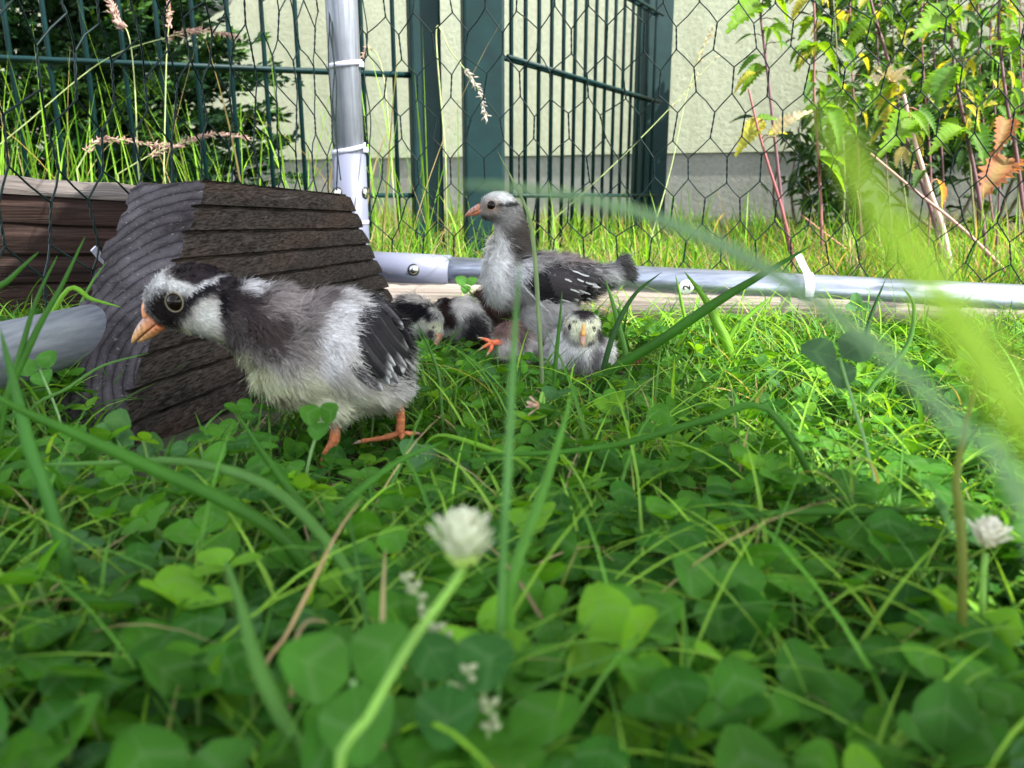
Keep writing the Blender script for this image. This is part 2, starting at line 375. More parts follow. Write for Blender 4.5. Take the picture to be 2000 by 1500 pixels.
def rivet(p, d, r=.0058):
    d = np.array(d); d = d / np.linalg.norm(d); P = [np.array(p) + d * t for t in (0, .0012, .0026, .0034)]
    V, F = tube(P, [r, r, r * .72, r * .25], 16); mk('rivet', V, F, M_rivet, run)
    V, F = tube([np.array(p) - d * .0004, np.array(p) + d * .0006], r * 1.25, 16); mk('rivet_hole', V, F, M_black, run)
c = CORNER + rd * (pt(815, 528, .94) - CORNER).length
vdir = (Vector((0, 0, CH)) - c).normalized(); vdir = (vdir - rd * vdir.dot(rd)).normalized(); rivet(c + vdir * (PR + .0014), vdir)
z = pt(672, 377, .93).z; dd = Vector((-.62, -.78, 0)).normalized(); rivet(up(CORNER, z) + dd * (PR + .0014), dd)
dd2 = Vector((.95, -.30, 0)).normalized(); rivet(up(CORNER, z) + dd2 * (PR + .0014), dd2)
def tie_ring(c, axis, r=PR + .002, wdt=.0052, tilt=0.0, name='cable_tie', tail=None):
    axis = Vector(axis).normalized(); a = axis.orthogonal().normalized(); b = axis.cross(a)
    axis2 = (axis + a * tilt).normalized(); P = []
    for k in range(25):
        t = 2 * math.pi * k / 24; P.append(c + a * math.cos(t) * r + b * math.sin(t) * r + axis * math.cos(t) * tilt * r)
    mb = MB(); V = []; F = []
    for i, p in enumerate(P[:-1]):
        n = (p - c).normalized()
        V += [p - axis * wdt / 2, p + axis * wdt / 2, p + n * .0012 + axis * wdt / 2, p + n * .0012 - axis * wdt / 2]
    for i in range(24):
        j = (i + 1) % 24
        for q in range(4): F.append([i * 4 + q, i * 4 + (q + 1) % 4, j * 4 + (q + 1) % 4, j * 4 + q])
    o = mk(name, [tuple(v) for v in V], np.array(F), M_tie, run); return o
zt = pt(672, 124, .89).z; tie_ring(up(CORNER, zt), (0, 0, 1), PR + .001, tilt=.18)
V, F = box(up(CORNER, zt) + Vector((.0200, -.004, -.001)), (.006, .005, .0065)); bevel(mk('cable_tie_head', V, F, M_tie, run, False), .001)
zt = pt(678, 288, .9).z; tie_ring(up(CORNER, zt), (0, 0, 1), PR + .001, tilt=.25)
V, F = box(up(CORNER, zt) + Vector((.0205, -.003, -.002)), (.006, .005, .0065)); bevel(mk('cable_tie_head', V, F, M_tie, run, False), .001)
def strip(P, wdt, th, mat, name, parent, wide=(0, 0, 1)):
    P = spline([tuple(p) for p in P], 14); T = np.gradient(P, axis=0); W = np.array(wide, float); V = []; F = []
    for p, t in zip(P, T):
        t = t / np.linalg.norm(t); wv = W - t * (W @ t); wv /= np.linalg.norm(wv); n = np.cross(t, wv)
        V += [p - wv * wdt / 2 - n * th / 2, p + wv * wdt / 2 - n * th / 2, p + wv * wdt / 2 + n * th / 2, p - wv * wdt / 2 + n * th / 2]
    for i in range(len(P) - 1):
        for q in range(4): F.append([i * 4 + q, i * 4 + (q + 1) % 4, i * 4 + 4 + (q + 1) % 4, i * 4 + 4 + q])
    F += [[0, 3, 2, 1], [len(V) - 4, len(V) - 3, len(V) - 2, len(V) - 1]]
    return mk(name, np.array(V), np.array(F), mat, parent, False)
tc_ = CORNER + rd * (pt(1573, 566, .895) - CORNER).length
tie_ring(tc_, rd, PR + .0008, wdt=.0075)
strip([pt(1580, 580, .86), pt(1578, 540, .865), pt(1568, 518, .875), pt(1558, 497, .89)], .0085, .0014, M_tie, 'cable_tie_tail', run, wide=(1, 0, 0))
V, F = box(tc_ + Vector((.003, -.012, -.021)), (.009, .006, .008)); bevel(mk('cable_tie_head', V, F, M_tie, run, False), .001)
strip([pt(246, 531, .585), pt(220, 521, .575), pt(200, 506, .565), pt(182, 485, .555)], .0048, .0013, M_tie, 'cable_tie_tail', run, wide=(.3, 0, 1))
# sticker "2" on the right tube
sc0 = CORNER + rd * (pt(1337, 562, .91) - CORNER).length
n0 = (Vector((0, 0, CH)) - sc0); n0 = (n0 - rd * n0.dot(rd)).normalized(); t0 = n0.cross(rd).normalized()   # around tube
def wrap(u, v, off):   # u along the tube, v around it
    a = v / PR - .22; return sc0 + rd * u + (n0 * math.cos(a) + t0 * math.sin(a)) * (PR + off)
if t0.z < 0: t0 = -t0
V = [wrap(0, 0, .0006)]; F = []
for q, rr in enumerate((.0028, .0055, .0083)):
    for k in range(24): V.append(wrap(rr * math.cos(k * math.pi / 12), rr * math.sin(k * math.pi / 12), .0006))
for k in range(24):
    F.append([0, 1 + k, 1 + (k + 1) % 24])
    for q in (0, 1): F.append([1 + q * 24 + k, 1 + (q + 1) * 24 + k, 1 + (q + 1) * 24 + (k + 1) % 24, 1 + q * 24 + (k + 1) % 24])
stk = mk('number_sticker', [tuple(v) for v in V], F, M_white, run)
tx = bpy.data.curves.new('t', 'FONT'); tx.body = '2'; tx.size = .0115; tx.align_x = 'CENTER'; tx.align_y = 'CENTER'; tx.offset = .00035
to = bpy.data.objects.new('t', tx); COL.objects.link(to); bpy.context.view_layer.update()
tm = bpy.data.meshes.new_from_object(to.evaluated_get(bpy.context.evaluated_depsgraph_get())); bpy.data.objects.remove(to)
bm = bmesh.new(); bm.from_mesh(tm); bmesh.ops.triangulate(bm, faces=bm.faces)
bmesh.ops.subdivide_edges(bm, edges=bm.edges, cuts=1); bm.to_mesh(tm)
cx_ = sum(v.co.x for v in tm.vertices) / len(tm.vertices); ys_ = [v.co.y for v in tm.vertices]; cy_ = (min(ys_) + max(ys_)) / 2
V = [tuple(wrap(-(v.co.y - cy_), v.co.x - cx_, .0012)) for v in tm.vertices]; F = [list(p.vertices) for p in tm.polygons]
mk('printed_number', V, F, M_black, run, False)
# hexagonal netting
HW, HR, TW = .040, .0468, .026
def netting(A, dirv, length, z0, z1, out, helix=True, seed=1, bulge=.006):
    rg = np.random.default_rng(seed); dirv = Vector((dirv.x, dirv.y, 0)).normalized(); nrm = Vector((dirv.y, -dirv.x, 0)) * out
    cols = int(length / HW) + 2; rows = int((z1 - z0) / HR) + 1; mb = MB()
    jit = {}
    def node(r, j, top):
        k = (r, j, top)
        if k not in jit:
            s = j * HW + (r % 2) * HW / 2 + rg.normal(0, .0022); z = z0 + r * HR + (TW if top else 0) + rg.normal(0, .0020)
            b = bulge * math.sin(s * 9 + r) + rg.normal(0, .0015)
            s = min(max(s, 0), length)
            jit[k] = np.array(A + dirv * s + nrm * (.0 + PR + .002 + b)) * [1, 1, 0] + [0, 0, z]
        return jit[k]
    for r in range(rows):
        for j in range(cols):
            a, b = node(r, j, 0), node(r, j, 1)
            if np.linalg.norm(a[:2] - b[:2]) > .02: continue
            T = (b - a) / np.linalg.norm(b - a); t = np.linspace(0, 1, 10)
            n1 = np.cross(T, [0.3, 1, 0]); n1 /= np.linalg.norm(n1); n2 = np.cross(T, n1)
            for ph in (0, math.pi):
                an = ph + t * math.pi * 3.5; amp = .00055
                P = a + (b - a) * t[:, None] + amp * (np.cos(an)[:, None] * n1 + np.sin(an)[:, None] * n2)
                V, F = tube(P, .00060, 4, cap=False); mb.add(V, F)
            if r + 1 < rows:
                for jj in ((j, j + 1) if r % 2 else (j - 1, j)):
                    if jj < 0 or jj >= cols: continue
                    c_ = node(r + 1, jj, 0)
                    m_ = (b + c_) / 2 + rg.normal(0, .0006, 3); V, F = tube([b, m_, c_], .00074, 5, cap=False); mb.add(V, F)
    mb.build('wire_netting', M_wire, run)
netting(CORNER, rd, 1.33, -.02, TOP, -1, seed=2)
netting(CORNER, ld, 1.22, -.02, TOP, 1, seed=5, bulge=.010)
# loose selvedge wires hanging along the corner post
mb = MB()
for q, (x, ys) in enumerate([(645, (0, 60, 130, 200, 260, 330, 372)), (650, (0, 80, 160, 240, 300, 352)), (640, (20, 110, 180, 250, 300, 360)), (709, (0, 70, 140, 230, 300, 360, 440))]):
    P = [pt(x + random.uniform(-5, 6) + y * .045, y, .87 if q < 3 else .90) for y in ys]
    V, F = tube(spline([tuple(p) for p in P], 40), .00075, 5); mb.add(V, F)
mb.build('selvedge_wire', M_wire, run)

# ---------------------------------------------------------------- timber
def grooved_block():
    T1 = pt(402, 351, .56); T2 = pt(681, 380, .80)
    H = T1.z; org = Vector((T1.x, T1.y, 0))
    t = empty('wood_block', org, 'dark weathered block of grooved timber with sawn sloping end, behind the nearest chick', 'wood block')
    L = Vector((T2.x - T1.x, T2.y - T1.y, T2.z - T1.z)); th = .050
    # profile (x across, z up) : right side grooved, left side grooved
    prof = []; n = 9; zs = np.linspace(0, H, n + 1); rg = random.Random(4)
    right = []; left = []
    for k in range(n):
        a, b = zs[k], zs[k + 1]; dz = b - a; j = rg.uniform(-.0008, .0008)
        right += [(.0014 + j * .5, a + dz * .02), (.0016 + j * .5, a + dz * .35), (.0004 + j * .5, a + dz * .84), (-.0034, a + dz * .90), (-.0036, a + dz * .97)]
        j = rg.uniform(-.001, .001)
        left += [(-th + j, a + dz * .05), (-th + j - .001, a + dz * .6), (-th + .0022, a + dz * .78), (-th + .0022, a + dz * .92)]
    right.append((-.002, H)); left.append((-th + .012, H - .004))
    prof = right + left[::-1]
    N = 40; V = []; m = len(prof); ts = np.linspace(0, 1, N)
    rg2 = np.random.default_rng(2)
    for ti, tt in enumerate(ts):
        for q, (x, z) in enumerate(prof):
            k = z / H; y0 = -.165 * (1 - k); y1 = L.y + .075 * (1 - k)
            y = y0 + (y1 - y0) * tt
            wob = .0007 * math.sin(y * 60 + q) + .0006 * math.sin(y * 170 + q * 2.3)
            V.append((x + wob + (L.x / L.y) * y + .026 * (1 - k), y, z * (1 + 0 * y) + (L.z / L.y) * y * k))
    F = []
    for i in range(N - 1):
        for q in range(m):
            q2 = (q + 1) % m; F.append([i * m + q, i * m + q2, (i + 1) * m + q2, (i + 1) * m + q])
    o = mk('grooved_side', V, F, M_wood, t, False, local=True)
    # sawn ends: fanned strips between the two sides, slightly rough
    for end, idx in ((0, 0), (1, N - 1)):
        ring = V[idx * m:(idx + 1) * m]; bm = bmesh.new(); vs = [bm.verts.new(p) for p in ring]
        f = bm.faces.new(vs if end == 1 else vs[::-1]); bmesh.ops.triangulate(bm, faces=[f])
        me = bpy.data.meshes.new('sawn_end'); bm.to_mesh(me); bm.free(); me.materials.append(M_endgrain)
        e = bpy.data.objects.new('sawn_end', me); COL.objects.link(e); e.parent = t
    return t
grooved_block()
def beam(name, A, B, depth, H, label, mat, n=5):
    A = Vector(A); B = Vector(B); t = empty(name, (A.x, A.y, 0), label, 'beam'); d = (B - A); ang = math.atan2(d.y, d.x)
    prof = []; zs = np.linspace(0, H - .016, n + 1)
    for k in range(n):
        a, b = zs[k], zs[k + 1]; dz = b - a; prof += [(0, a + dz * .05), (-.002, a + dz * .6), (.003, a + dz * .82), (.004, a + dz * .95)]
    prof += [(.0, H - .014), (.030, H - .003), (.031, H - .006), (depth, H - .006), (depth, 0)]
    N = 50; m = len(prof); V = []; Ln = d.length
    for i in range(N):
        x = Ln * i / (N - 1)
        for q, (y, z) in enumerate(prof): V.append((x, y + .0009 * math.sin(x * 70 + q) + .0006 * math.sin(x * 31 + q * 3), z + (d.z / Ln) * x * (z / H) + .0006 * math.sin(x * 40 + q)))
    F = []
    for i in range(N - 1):
        for q in range(m): q2 = (q + 1) % m; F.append([i * m + q, (i + 1) * m + q, (i + 1) * m + q2, i * m + q2])
    F.append([q for q in range(m)]); F.append([(N - 1) * m + q for q in range(m)][::-1])
    mk('timber', V, F, mat, t, False, local=True)
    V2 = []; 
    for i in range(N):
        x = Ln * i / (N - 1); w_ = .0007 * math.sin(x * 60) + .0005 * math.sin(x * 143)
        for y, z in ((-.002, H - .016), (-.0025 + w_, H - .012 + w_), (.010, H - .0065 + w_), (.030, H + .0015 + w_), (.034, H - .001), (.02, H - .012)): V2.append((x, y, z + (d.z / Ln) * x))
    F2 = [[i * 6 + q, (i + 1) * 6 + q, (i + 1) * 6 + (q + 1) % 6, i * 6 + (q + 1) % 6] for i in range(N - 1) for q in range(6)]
    mk('weathered_lit_edge', V2, F2, M_edge, t, False, local=True); t.rotation_euler = (0, 0, ang); return t  # weathered edge; its highlight is put into the lighter colour too
A = pt(-330, 322, .72); B = pt(460, 378, .86); HB = A.z; 
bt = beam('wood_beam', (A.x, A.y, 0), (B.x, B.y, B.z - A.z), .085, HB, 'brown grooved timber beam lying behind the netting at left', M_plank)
# bleached timber edging under the right-hand tube
def edging():
    A = CORNER + Vector((-.03, .006, 0)); B = R_END + Vector((.05, .006, 0)); A.z = B.z = 0
    t = empty('timber_edging', A, 'pale cracked timber edging lying in the clover under the long tube', 'timber')
    d = B - A; Ln = d.length; ang = math.atan2(d.y, d.x); N = 90; K = 22; V = []; rg = np.random.default_rng(8)
    cr = rg.random(K) < .3
    for i in range(N):
        x = Ln * i / (N - 1); top = .052 - (.052 - .030) * (x / Ln)
        for k in range(K):
            a = 2 * math.pi * k / K; r_ = 1 + .03 * math.sin(x * 14 + k * 2) - (.05 if cr[k] and math.sin(x * 9 + k * 5) > -.3 else 0)
            V.append((x, .026 * math.cos(a) * r_, top / 2 + .002 + (top / 2 + .004) * math.sin(a) * r_))
    i = np.arange(N - 1)[:, None] * K; j = np.arange(K)[None]; F = np.stack([i + j, i + K + j, i + K + (j + 1) % K, i + (j + 1) % K], -1).reshape(-1, 4).tolist()
    F += [list(range(K)), list(range((N - 1) * K, N * K))[::-1]]
    mk('timber', V, F, M_log, t, True, local=True); t.rotation_euler = (0, 0, ang)
edging()
# unseen boards added above the run, outside the frame, only to cast shade
def add_shade_board(x0, x1, y0, y1, label):
    t = empty('shade_board', ((x0 + x1) / 2, (y0 + y1) / 2, TOP + PR), label, 'board', 'unseen boards added to cast shade')
    V, F = box(((x0 + x1) / 2, (y0 + y1) / 2, TOP + PR + .012), (x1 - x0, y1 - y0, .022)); o = mk('board', V, F, M_plank, t, False); bevel(o, .003)
SX = SUN_DIR.x / SUN_DIR.z * (TOP + .0); SY = SUN_DIR.y / SUN_DIR.z * TOP
add_shade_board(-.45 + SX, .125 + SX, .17 + SY, .66 + SY, 'unseen board added above the run to shade the nearest chick')
add_shade_board(-.11 + SX, .105 + SX, .665 + SY, .80 + SY, 'small unseen board added above the run to shade the rear chicks')
add_shade_board(-.45 + SX, .30 + SX, -.8 + SY, .165 + SY, 'wide unseen board added above the run to shade the near foreground')
add_shade_board(-.55 + SX, -.115 + SX, .665 + SY, .915 + SY, 'shorter unseen board added above the run to shade the wood block')

# ---------------------------------------------------------------- grass and clover
def blades(base, head, L, W, lean, curl, segs=6, fold=.25, col=None, tipcol=None):
    n = len(base); t = np.linspace(0, 1, segs + 1)
    a = lean[:, None] + curl[:, None] * t[None] ** 1.3
    step = (L / segs)[:, None]
    dx = np.sin(a) * step; dz = np.cos(a) * step
    hx = np.cos(head)[:, None]; hy = np.sin(head)[:, None]
    r = np.cumsum(np.c_[np.zeros(n), dx[:, :-1]], 1); zz = np.cumsum(np.c_[np.zeros(n), dz[:, :-1]], 1)
    c = np.stack([base[:, :1] + r * hx, base[:, 1:2] + r * hy, base[:, 2:3] + zz], -1)
    wdt = W[:, None] * (np.minimum(1, .55 + 1.4 * t) * (1 - t ** 2.4))[None] + .00008
    side = np.stack([-hy, hx, np.zeros_like(hx)], -1)
    nrm = np.stack([-np.cos(a) * hx, -np.cos(a) * hy, np.sin(a)], -1)
    l = c + side * wdt[..., None] * .5; rr = c - side * wdt[..., None] * .5; m = c - nrm * (wdt * fold)[..., None]
    V = np.stack([l, m, rr], 2).reshape(n, -1, 3)
    k = segs + 1; f = []
    for i in range(segs):
        f += [[i * 3, i * 3 + 1, i * 3 + 4, i * 3 + 3], [i * 3 + 1, i * 3 + 2, i * 3 + 5, i * 3 + 4]]
    f = np.array(f); F = (f[None] + (np.arange(n) * k * 3)[:, None, None]).reshape(-1, 4)
    C = np.repeat(col[:, None, :], k * 3, 1)
    if tipcol is not None:
        tt = np.repeat(t, 3)[None, :, None] ** 4; C = C * (1 - tt) + tipcol[:, None, :] * tt
    tb = np.repeat(t, 3)[None, :, None]; pale = np.array([.20, .24, .09]); C = C * (1 - .35 * (1 - tb) ** 3) + pale * .35 * (1 - tb) ** 3
    return V.reshape(-1, 3), F, C.reshape(-1, 3)
def greens(n, dry=.04, bright=0.0):
    a = np.array([.028, .115, .010]); b = np.array([.080, .235, .018]); c_ = np.array([.17, .34, .025])
    t = rng.random((n, 1)) ; C = a * (1 - t) + b * t
    q = rng.random((n, 1)) < (.12 + bright); C = np.where(q, c_ * (.7 + .5 * rng.random((n, 1))), C)
    d = rng.random((n, 1)) < dry; C = np.where(d, np.array([.36, .28, .14]) * (.6 + .6 * rng.random((n, 1))), C)
    return C
def inside_block(x, y, m=.0):   # footprint of the wood block
    return (x > -.235 - m) & (x < -.155 + m + (y - .46) * .1) & (y > .335) & (y < .90)
bodies = []    # (x, y, radius, floor height allowed) filled by chicks
CH_SPOTS = [(-.100, .405, .035), (-.095, .36, .028), (-.09, .325, .026), (-.068, .375, .03), (-.055, .41, .03), (.02, .70, .05), (.075, .635, .045), (.06, .59, .035), (-.085, .745, .05), (-.03, .74, .05), (-.07, .68, .04), (-.03, .67, .04), (.005, .66, .05), (-.02, .62, .04)]
def near_chick(x, y, k=1.0):
    r = np.zeros(len(x), bool)
    for a, b, c_ in CH_SPOTS: r |= (x - a) ** 2 + (y - b) ** 2 < (c_ * k) ** 2
    return r
def turf():
    mb = MB()
    # inside the run
    n = 21000; y = .02 + .94 * rng.random(n) ** .8; x = (rng.random(n) * 2 - 1) * (.22 + y * .86)
    L = .022 + .042 * rng.random(n) ** 1.6
    keep = ~inside_block(x, y) & ~(near_chick(x, y) & (L > .02)) & ~((y > .82) & (L > .026))
    x, y, L = x[keep], y[keep], L[keep]; n = len(x)
    tall = (rng.random(n) < .05) & (y > .25) & (y < .86) & ~near_chick(x, y + .08, 1.8) & ~near_chick(x, y + .15, 1.8); L[tall] *= 1.6
    W = .0014 + .0020 * rng.random(n); lean = R(8) + R(50) * rng.random(n) ** 1.2; curl = R(10) + R(95) * rng.random(n)
    b = np.stack([x, y, gz(x, y) - .002], 1); col = greens(n, .03)
    V, F, C = blades(b, rng.random(n) * 6.283, L, W, lean, curl, col=col, tipcol=np.where(rng.random((n, 1)) < .15, [[.34, .27, .12]], col)); mb.add(V, F, C)
    n = 4200; y = .11 + .75 * rng.random(n); x = (rng.random(n) * 2 - 1) * (.08 + y * .70); hd = rng.random(n) * 6.283; L = .05 + .06 * rng.random(n)
    ex, ey = x + np.cos(hd) * L * .8, y + np.sin(hd) * L * .8; keep = ~inside_block(x, y, .01) & ~inside_block(ex, ey, .01) & ~near_chick(x, y, 1.2) & ~near_chick(ex, ey, 1.2) & ~near_chick(x, y + .06, 1.2) & (ey < .9)
    x, y, hd, L = x[keep], y[keep], hd[keep], L[keep]; n = len(x); b = np.stack([x, y, gz(x, y)], 1)
    V, F, C = blades(b, hd, L, .0007 + .0014 * rng.random(n), R(22) + R(25) * rng.random(n), R(45) + R(50) * rng.random(n), segs=9, col=greens(n, .05, .45) * 1.25 + np.array([.03, .035, .02]) * rng.random((n, 1))); mb.add(V, F, C)
    # dead thatch lying low
    n = 2500; y = .06 + .95 * rng.random(n); x = (rng.random(n) * 2 - 1) * (.10 + y * .74); keep = ~inside_block(x, y); x, y = x[keep], y[keep]; n = len(x)
    b = np.stack([x, y, gz(x, y) + .004 * rng.random(n)], 1)
    V, F, C = blades(b, rng.random(n) * 6.283, .02 + .04 * rng.random(n), .0008 + .0012 * rng.random(n), R(70) + R(18) * rng.random(n), R(10) * rng.random(n), col=np.array([.20, .17, .09]) * (.4 + rng.random((n, 1)))); mb.add(V, F, C)
    tag(mb.build('turf_grass', M_grass), 'short green grass growing among the clover inside the run', 'grass', kind='stuff')
    # outside: longer sunlit grass up to the wall
    mb = MB(); n = 38000; y = .99 + 1.75 * rng.random(n) ** 1.15; x = (rng.random(n) * 2 - 1) * (.35 + y * .85)
    L = .035 + .07 * rng.random(n) ** 1.5; L *= np.clip(1.25 - .25 * (y - 1), .7, 1.3)
    L *= np.where((x < -.1), 1.25, 1.0)
    W = .0016 + .0022 * rng.random(n); b = np.stack([x, y, gz(x, y) - .002], 1); col = greens(n, .22, .35) * 1.15
    V, F, C = blades(b, rng.random(n) * 6.283, L, W, R(5) + R(55) * rng.random(n) ** 1.3, R(10) + R(80) * rng.random(n), segs=5, col=col); mb.add(V, F, C)
    n = 5000; y = 1.0 + 1.2 * rng.random(n); x = (rng.random(n) * 2 - 1) * (.15 + y * .72); b = np.stack([x, y, gz(x, y) + .02 * rng.random(n)], 1)
    V, F, C = blades(b, rng.random(n) * 6.283, .05 + .10 * rng.random(n), .0010 + .001 * rng.random(n), R(45) + R(45) * rng.random(n), R(25) * rng.random(n), col=np.array([.42, .36, .22]) * (.5 + .6 * rng.random((n, 1)))); mb.add(V, F, C)
    # taller thin blades, mostly left
    n = 520; y = 1.0 + 1.0 * rng.random(n); u = -.66 + 1.35 * rng.random(n) ** 1.7; x = u * y; b = np.stack([x, y, gz(x, y)], 1)
    V, F, C = blades(b, rng.random(n) * 6.283, np.where(x<-.1, .14 + .26 * rng.random(n), .09 + .09 * rng.random(n)), .0018 + .0024 * rng.random(n), R(2) + R(14) * rng.random(n), R(5) + R(75) * rng.random(n) ** 2, segs=9, col=greens(n, .1, .6) * 1.2); mb.add(V, F, C)
    n = 420; y = 1.0 + .55 * rng.random(n); x = (rng.random(n) * 2 - 1) * (.1 + y * .68); b = np.stack([x, y, gz(x, y)], 1)
    V, F, C = blades(b, rng.random(n) * 6.283, .09 + .10 * rng.random(n), .0014 + .0022 * rng.random(n), R(4) + R(45) * rng.random(n), R(5) + R(95) * rng.random(n), segs=9, col=greens(n, .25, .6) * 1.2); mb.add(V, F, C)
    tag(mb.build('rough_grass', M_grass), 'long sunlit rough grass growing between the run and the wall', 'grass', kind='stuff')
turf()

def leaflet_grid(nu=6, nv=6):
    u = np.linspace(0, 1, nu + 1); v = np.linspace(-1, 1, nv + 1); U, Vv = np.meshgrid(u, v, indexing='ij')
    wd_ = np.sin(np.pi * np.clip(U, 0, 1) ** .80) ** .62 * .46 * (1 - .1 * U); wd_[0] = .02; wd_[-1] = .10
    x = U - .055 * (1 - np.abs(Vv)) * (U > .99) - .04 * U ** 6 * (Vv ** 2) ; y = Vv * wd_
    z = .16 * np.abs(Vv) * wd_ * 2 * .6 - .10 * (U - .3) ** 2 + .012 * np.sin(U * 16) * np.abs(Vv)
    P = np.stack([x, y, z], -1).reshape(-1, 3); uv = np.stack([U, Vv, U * 0], -1).reshape(-1, 3)
    i = np.arange(nu)[:, None] * (nv + 1); j = np.arange(nv)[None]; F = np.stack([i + j, i + nv + 1 + j, i + nv + 2 + j, i + j + 1], -1).reshape(-1, 4)
    return P, F, uv
LP, LF, LUV = leaflet_grid()
def trefoils(c, nrm_tilt, tilt_dir, size, spin, col, open_=None):
    """c (n,3) centre of each leaf; vectorised 3 leaflets + a stalk"""
    n = len(c); Vs = []; Fs = []; Cs = []; Us = []; off = 0
    if open_ is None: open_ = R(5) + R(35) * rng.random(n)
    # basis
    nx = np.sin(nrm_tilt) * np.cos(tilt_dir); ny = np.sin(nrm_tilt) * np.sin(tilt_dir); nz = np.cos(nrm_tilt)
    N = np.stack([nx, ny, nz], -1); A = np.cross(N, np.array([0, 1., .01])); A /= np.linalg.norm(A, axis=1)[:, None]; B = np.cross(N, A)
    for k in range(3):
        a = spin + k * 2.094 + rng.normal(0, .12, n); s = size * (.9 + .2 * rng.random(n)); up_ = open_ + rng.normal(0, .12, n)
        D = A * np.cos(a)[:, None] + B * np.sin(a)[:, None]; S = np.cross(N, D)
        D2 = D * np.cos(up_)[:, None] + N * np.sin(up_)[:, None]; N2 = np.cross(D2, S)
        P = c[:, None] + s[:, None, None] * ((LP[None, :, 0:1] + .06) * D2[:, None] + LP[None, :, 1:2] * S[:, None] + LP[None, :, 2:3] * N2[:, None])
        m = len(LP); Vs.append(P.reshape(-1, 3)); Fs.append((LF[None] + (np.arange(n) * m)[:, None, None]).reshape(-1, 4) + off); off += n * m
        Cs.append(np.repeat(col * (.92 + .16 * rng.random((n, 1))), m, 0)); Us.append(np.tile(LUV, (n, 1)))
    return np.vstack(Vs), np.vstack(Fs), np.vstack(Cs), np.vstack(Us)
def stalks(c, foot, r=.0008, col=(.17, .30, .08)):
    n = len(c); t = np.linspace(0, 1, 5)[None, :, None]; bend = np.zeros((n, 1, 3)); bend[..., :2] = (c - foot)[:, None, :2] * .5
    P = foot[:, None] * (1 - t) + c[:, None] * t - bend * (t * (1 - t)) * 1.6
    k = 4; a = np.arange(k) * math.pi / 2; X = np.array([1., 0, 0]); Y = np.array([0, 1., 0])
    V = P[:, :, None] + r * (np.cos(a)[None, None, :, None] * X + np.sin(a)[None, None, :, None] * Y)
    f = np.array([[i * k + j, i * k + (j + 1) % k, (i + 1) * k + (j + 1) % k, (i + 1) * k + j] for i in range(4) for j in range(k)])
    F = (f[None] + (np.arange(n) * 5 * k)[:, None, None]).reshape(-1, 4)
    V = V.reshape(-1, 3); return V, F, np.tile(np.array(col), (len(V), 1)), np.tile(np.array([[.5, .9, 0]]), (len(V), 1))
def clover():
    n = 8200; y = .03 + .90 * rng.random(n) ** .85; x = (rng.random(n) * 2 - 1) * (.18 + y * .82)
    h = .007 + .032 * rng.random(n) ** .9 * np.interp(y, [.15, .5, .75], [1.15, .9, .62])
    pat = vnoise(np.stack([x, y, y * 0], 1), 9); h = np.where(near_chick(x, y, 1.0) , .006 + .006 * rng.random(n), h)
    keep = ~((np.abs(x) < .09) & (y < .10) & (h > .02)) & (pat > .17 + .12 * rng.random(n)) & ~inside_block(x, y, .006) 
    keep &= ~((y > .80) & (h > .018)) & ~((y > .84) & (rng.random(n) < .6))
    x, y, h = x[keep], y[keep], h[keep]; n = len(x)
    size = (.0060 + .0062 * rng.random(n) ** 1.1) * np.interp(y, [.1, .3, .5], [1.45, 1.15, .95])
    c = np.stack([x, y, gz(x, y) + h], 1); a = np.array([.022, .110, .009]); b = np.array([.075, .240, .016]); t = rng.random((n, 1)); col = a * (1 - t) + b * t
    q = rng.random((n, 1)) < .10; col = np.where(q, np.array([.14, .34, .020]), col)
    q = rng.random((n, 1)) < .06; col = np.where(q, np.array([.05, .15, .04]), col)
    V, F, C, U = trefoils(c, R(45) * rng.random(n) ** 1.2, rng.random(n) * 6.283, size, rng.random(n) * 6.283, col)
    foot = c + np.c_[rng.normal(0, .013, (n, 2)), np.zeros(n)]; foot[:, 2] = gz(x, y) - .002
    V2, F2, C2, U2 = stalks(c, foot)
    o = mk('clover', np.vstack([V, V2]), np.vstack([F, F2 + len(V)]), M_clover, attrs={'Col': np.vstack([C, C2]), 'luv': np.vstack([U, U2])})
    tag(o, 'dense low carpet of three-leaved clover covering the floor of the run', 'clover', kind='stuff')
clover()

# single clover leaves that stand out
def clover_leaf(px, py, d, size, tilt, tdir, spin, col, label, foot=None, open_=R(12)):
    c = np.array([pt(px, py, d)]); t = empty('clover_leaf', tuple(c[0]) if foot is None else tuple(pt(*foot)), label, 'clover', 'clover leaves standing above the rest')
    n = 1; V, F, C, U = trefoils(c, np.array([tilt]), np.array([tdir]), np.array([size]), np.array([spin]), np.array([col]), np.array([open_]))
    m = len(LP)
    for k in range(3):
        mk('leaflet', V[k * m:(k + 1) * m], LF, M_clover, t, attrs={'Col': C[k * m:(k + 1) * m], 'luv': U[k * m:(k + 1) * m]})
    f = np.array([pt(*foot)]) if foot is not None else np.array([[c[0][0], c[0][1], 0]])
    f0 = f[0] * [1, 1, 0] + [0, .004, -.002]; P = spline([tuple(f0), tuple(f[0]) if f[0][2] > .006 else tuple(f0 * .5 + c[0] * .5), tuple(c[0])], 8); V, F = tube(P, .0007, 6)
    mk('stalk', V, F, M_stem, t, attrs={'Col': np.tile([[.11, .22, .06]], (len(V), 1))})
G1, G2, G3 = (.055, .19, .020), (.075, .19, .07), (.13, .34, .02)
clover_leaf(626, 822, .335, .0112, R(55), R(-90), R(90), G1, 'large round clover leaf standing before the belly of the nearest chick', (598, 935, .33), R(25))
clover_leaf(78, 722, .40, .0125, R(50), R(-80), R(20), G1, 'clover leaf beside the tube at the left edge', (120, 830, .38))
clover_leaf(222, 848, .36, .0125, R(60), R(-60), R(50), G2, 'pale bluish clover leaf in front of the sawn end of the block', (260, 930, .34), R(45))
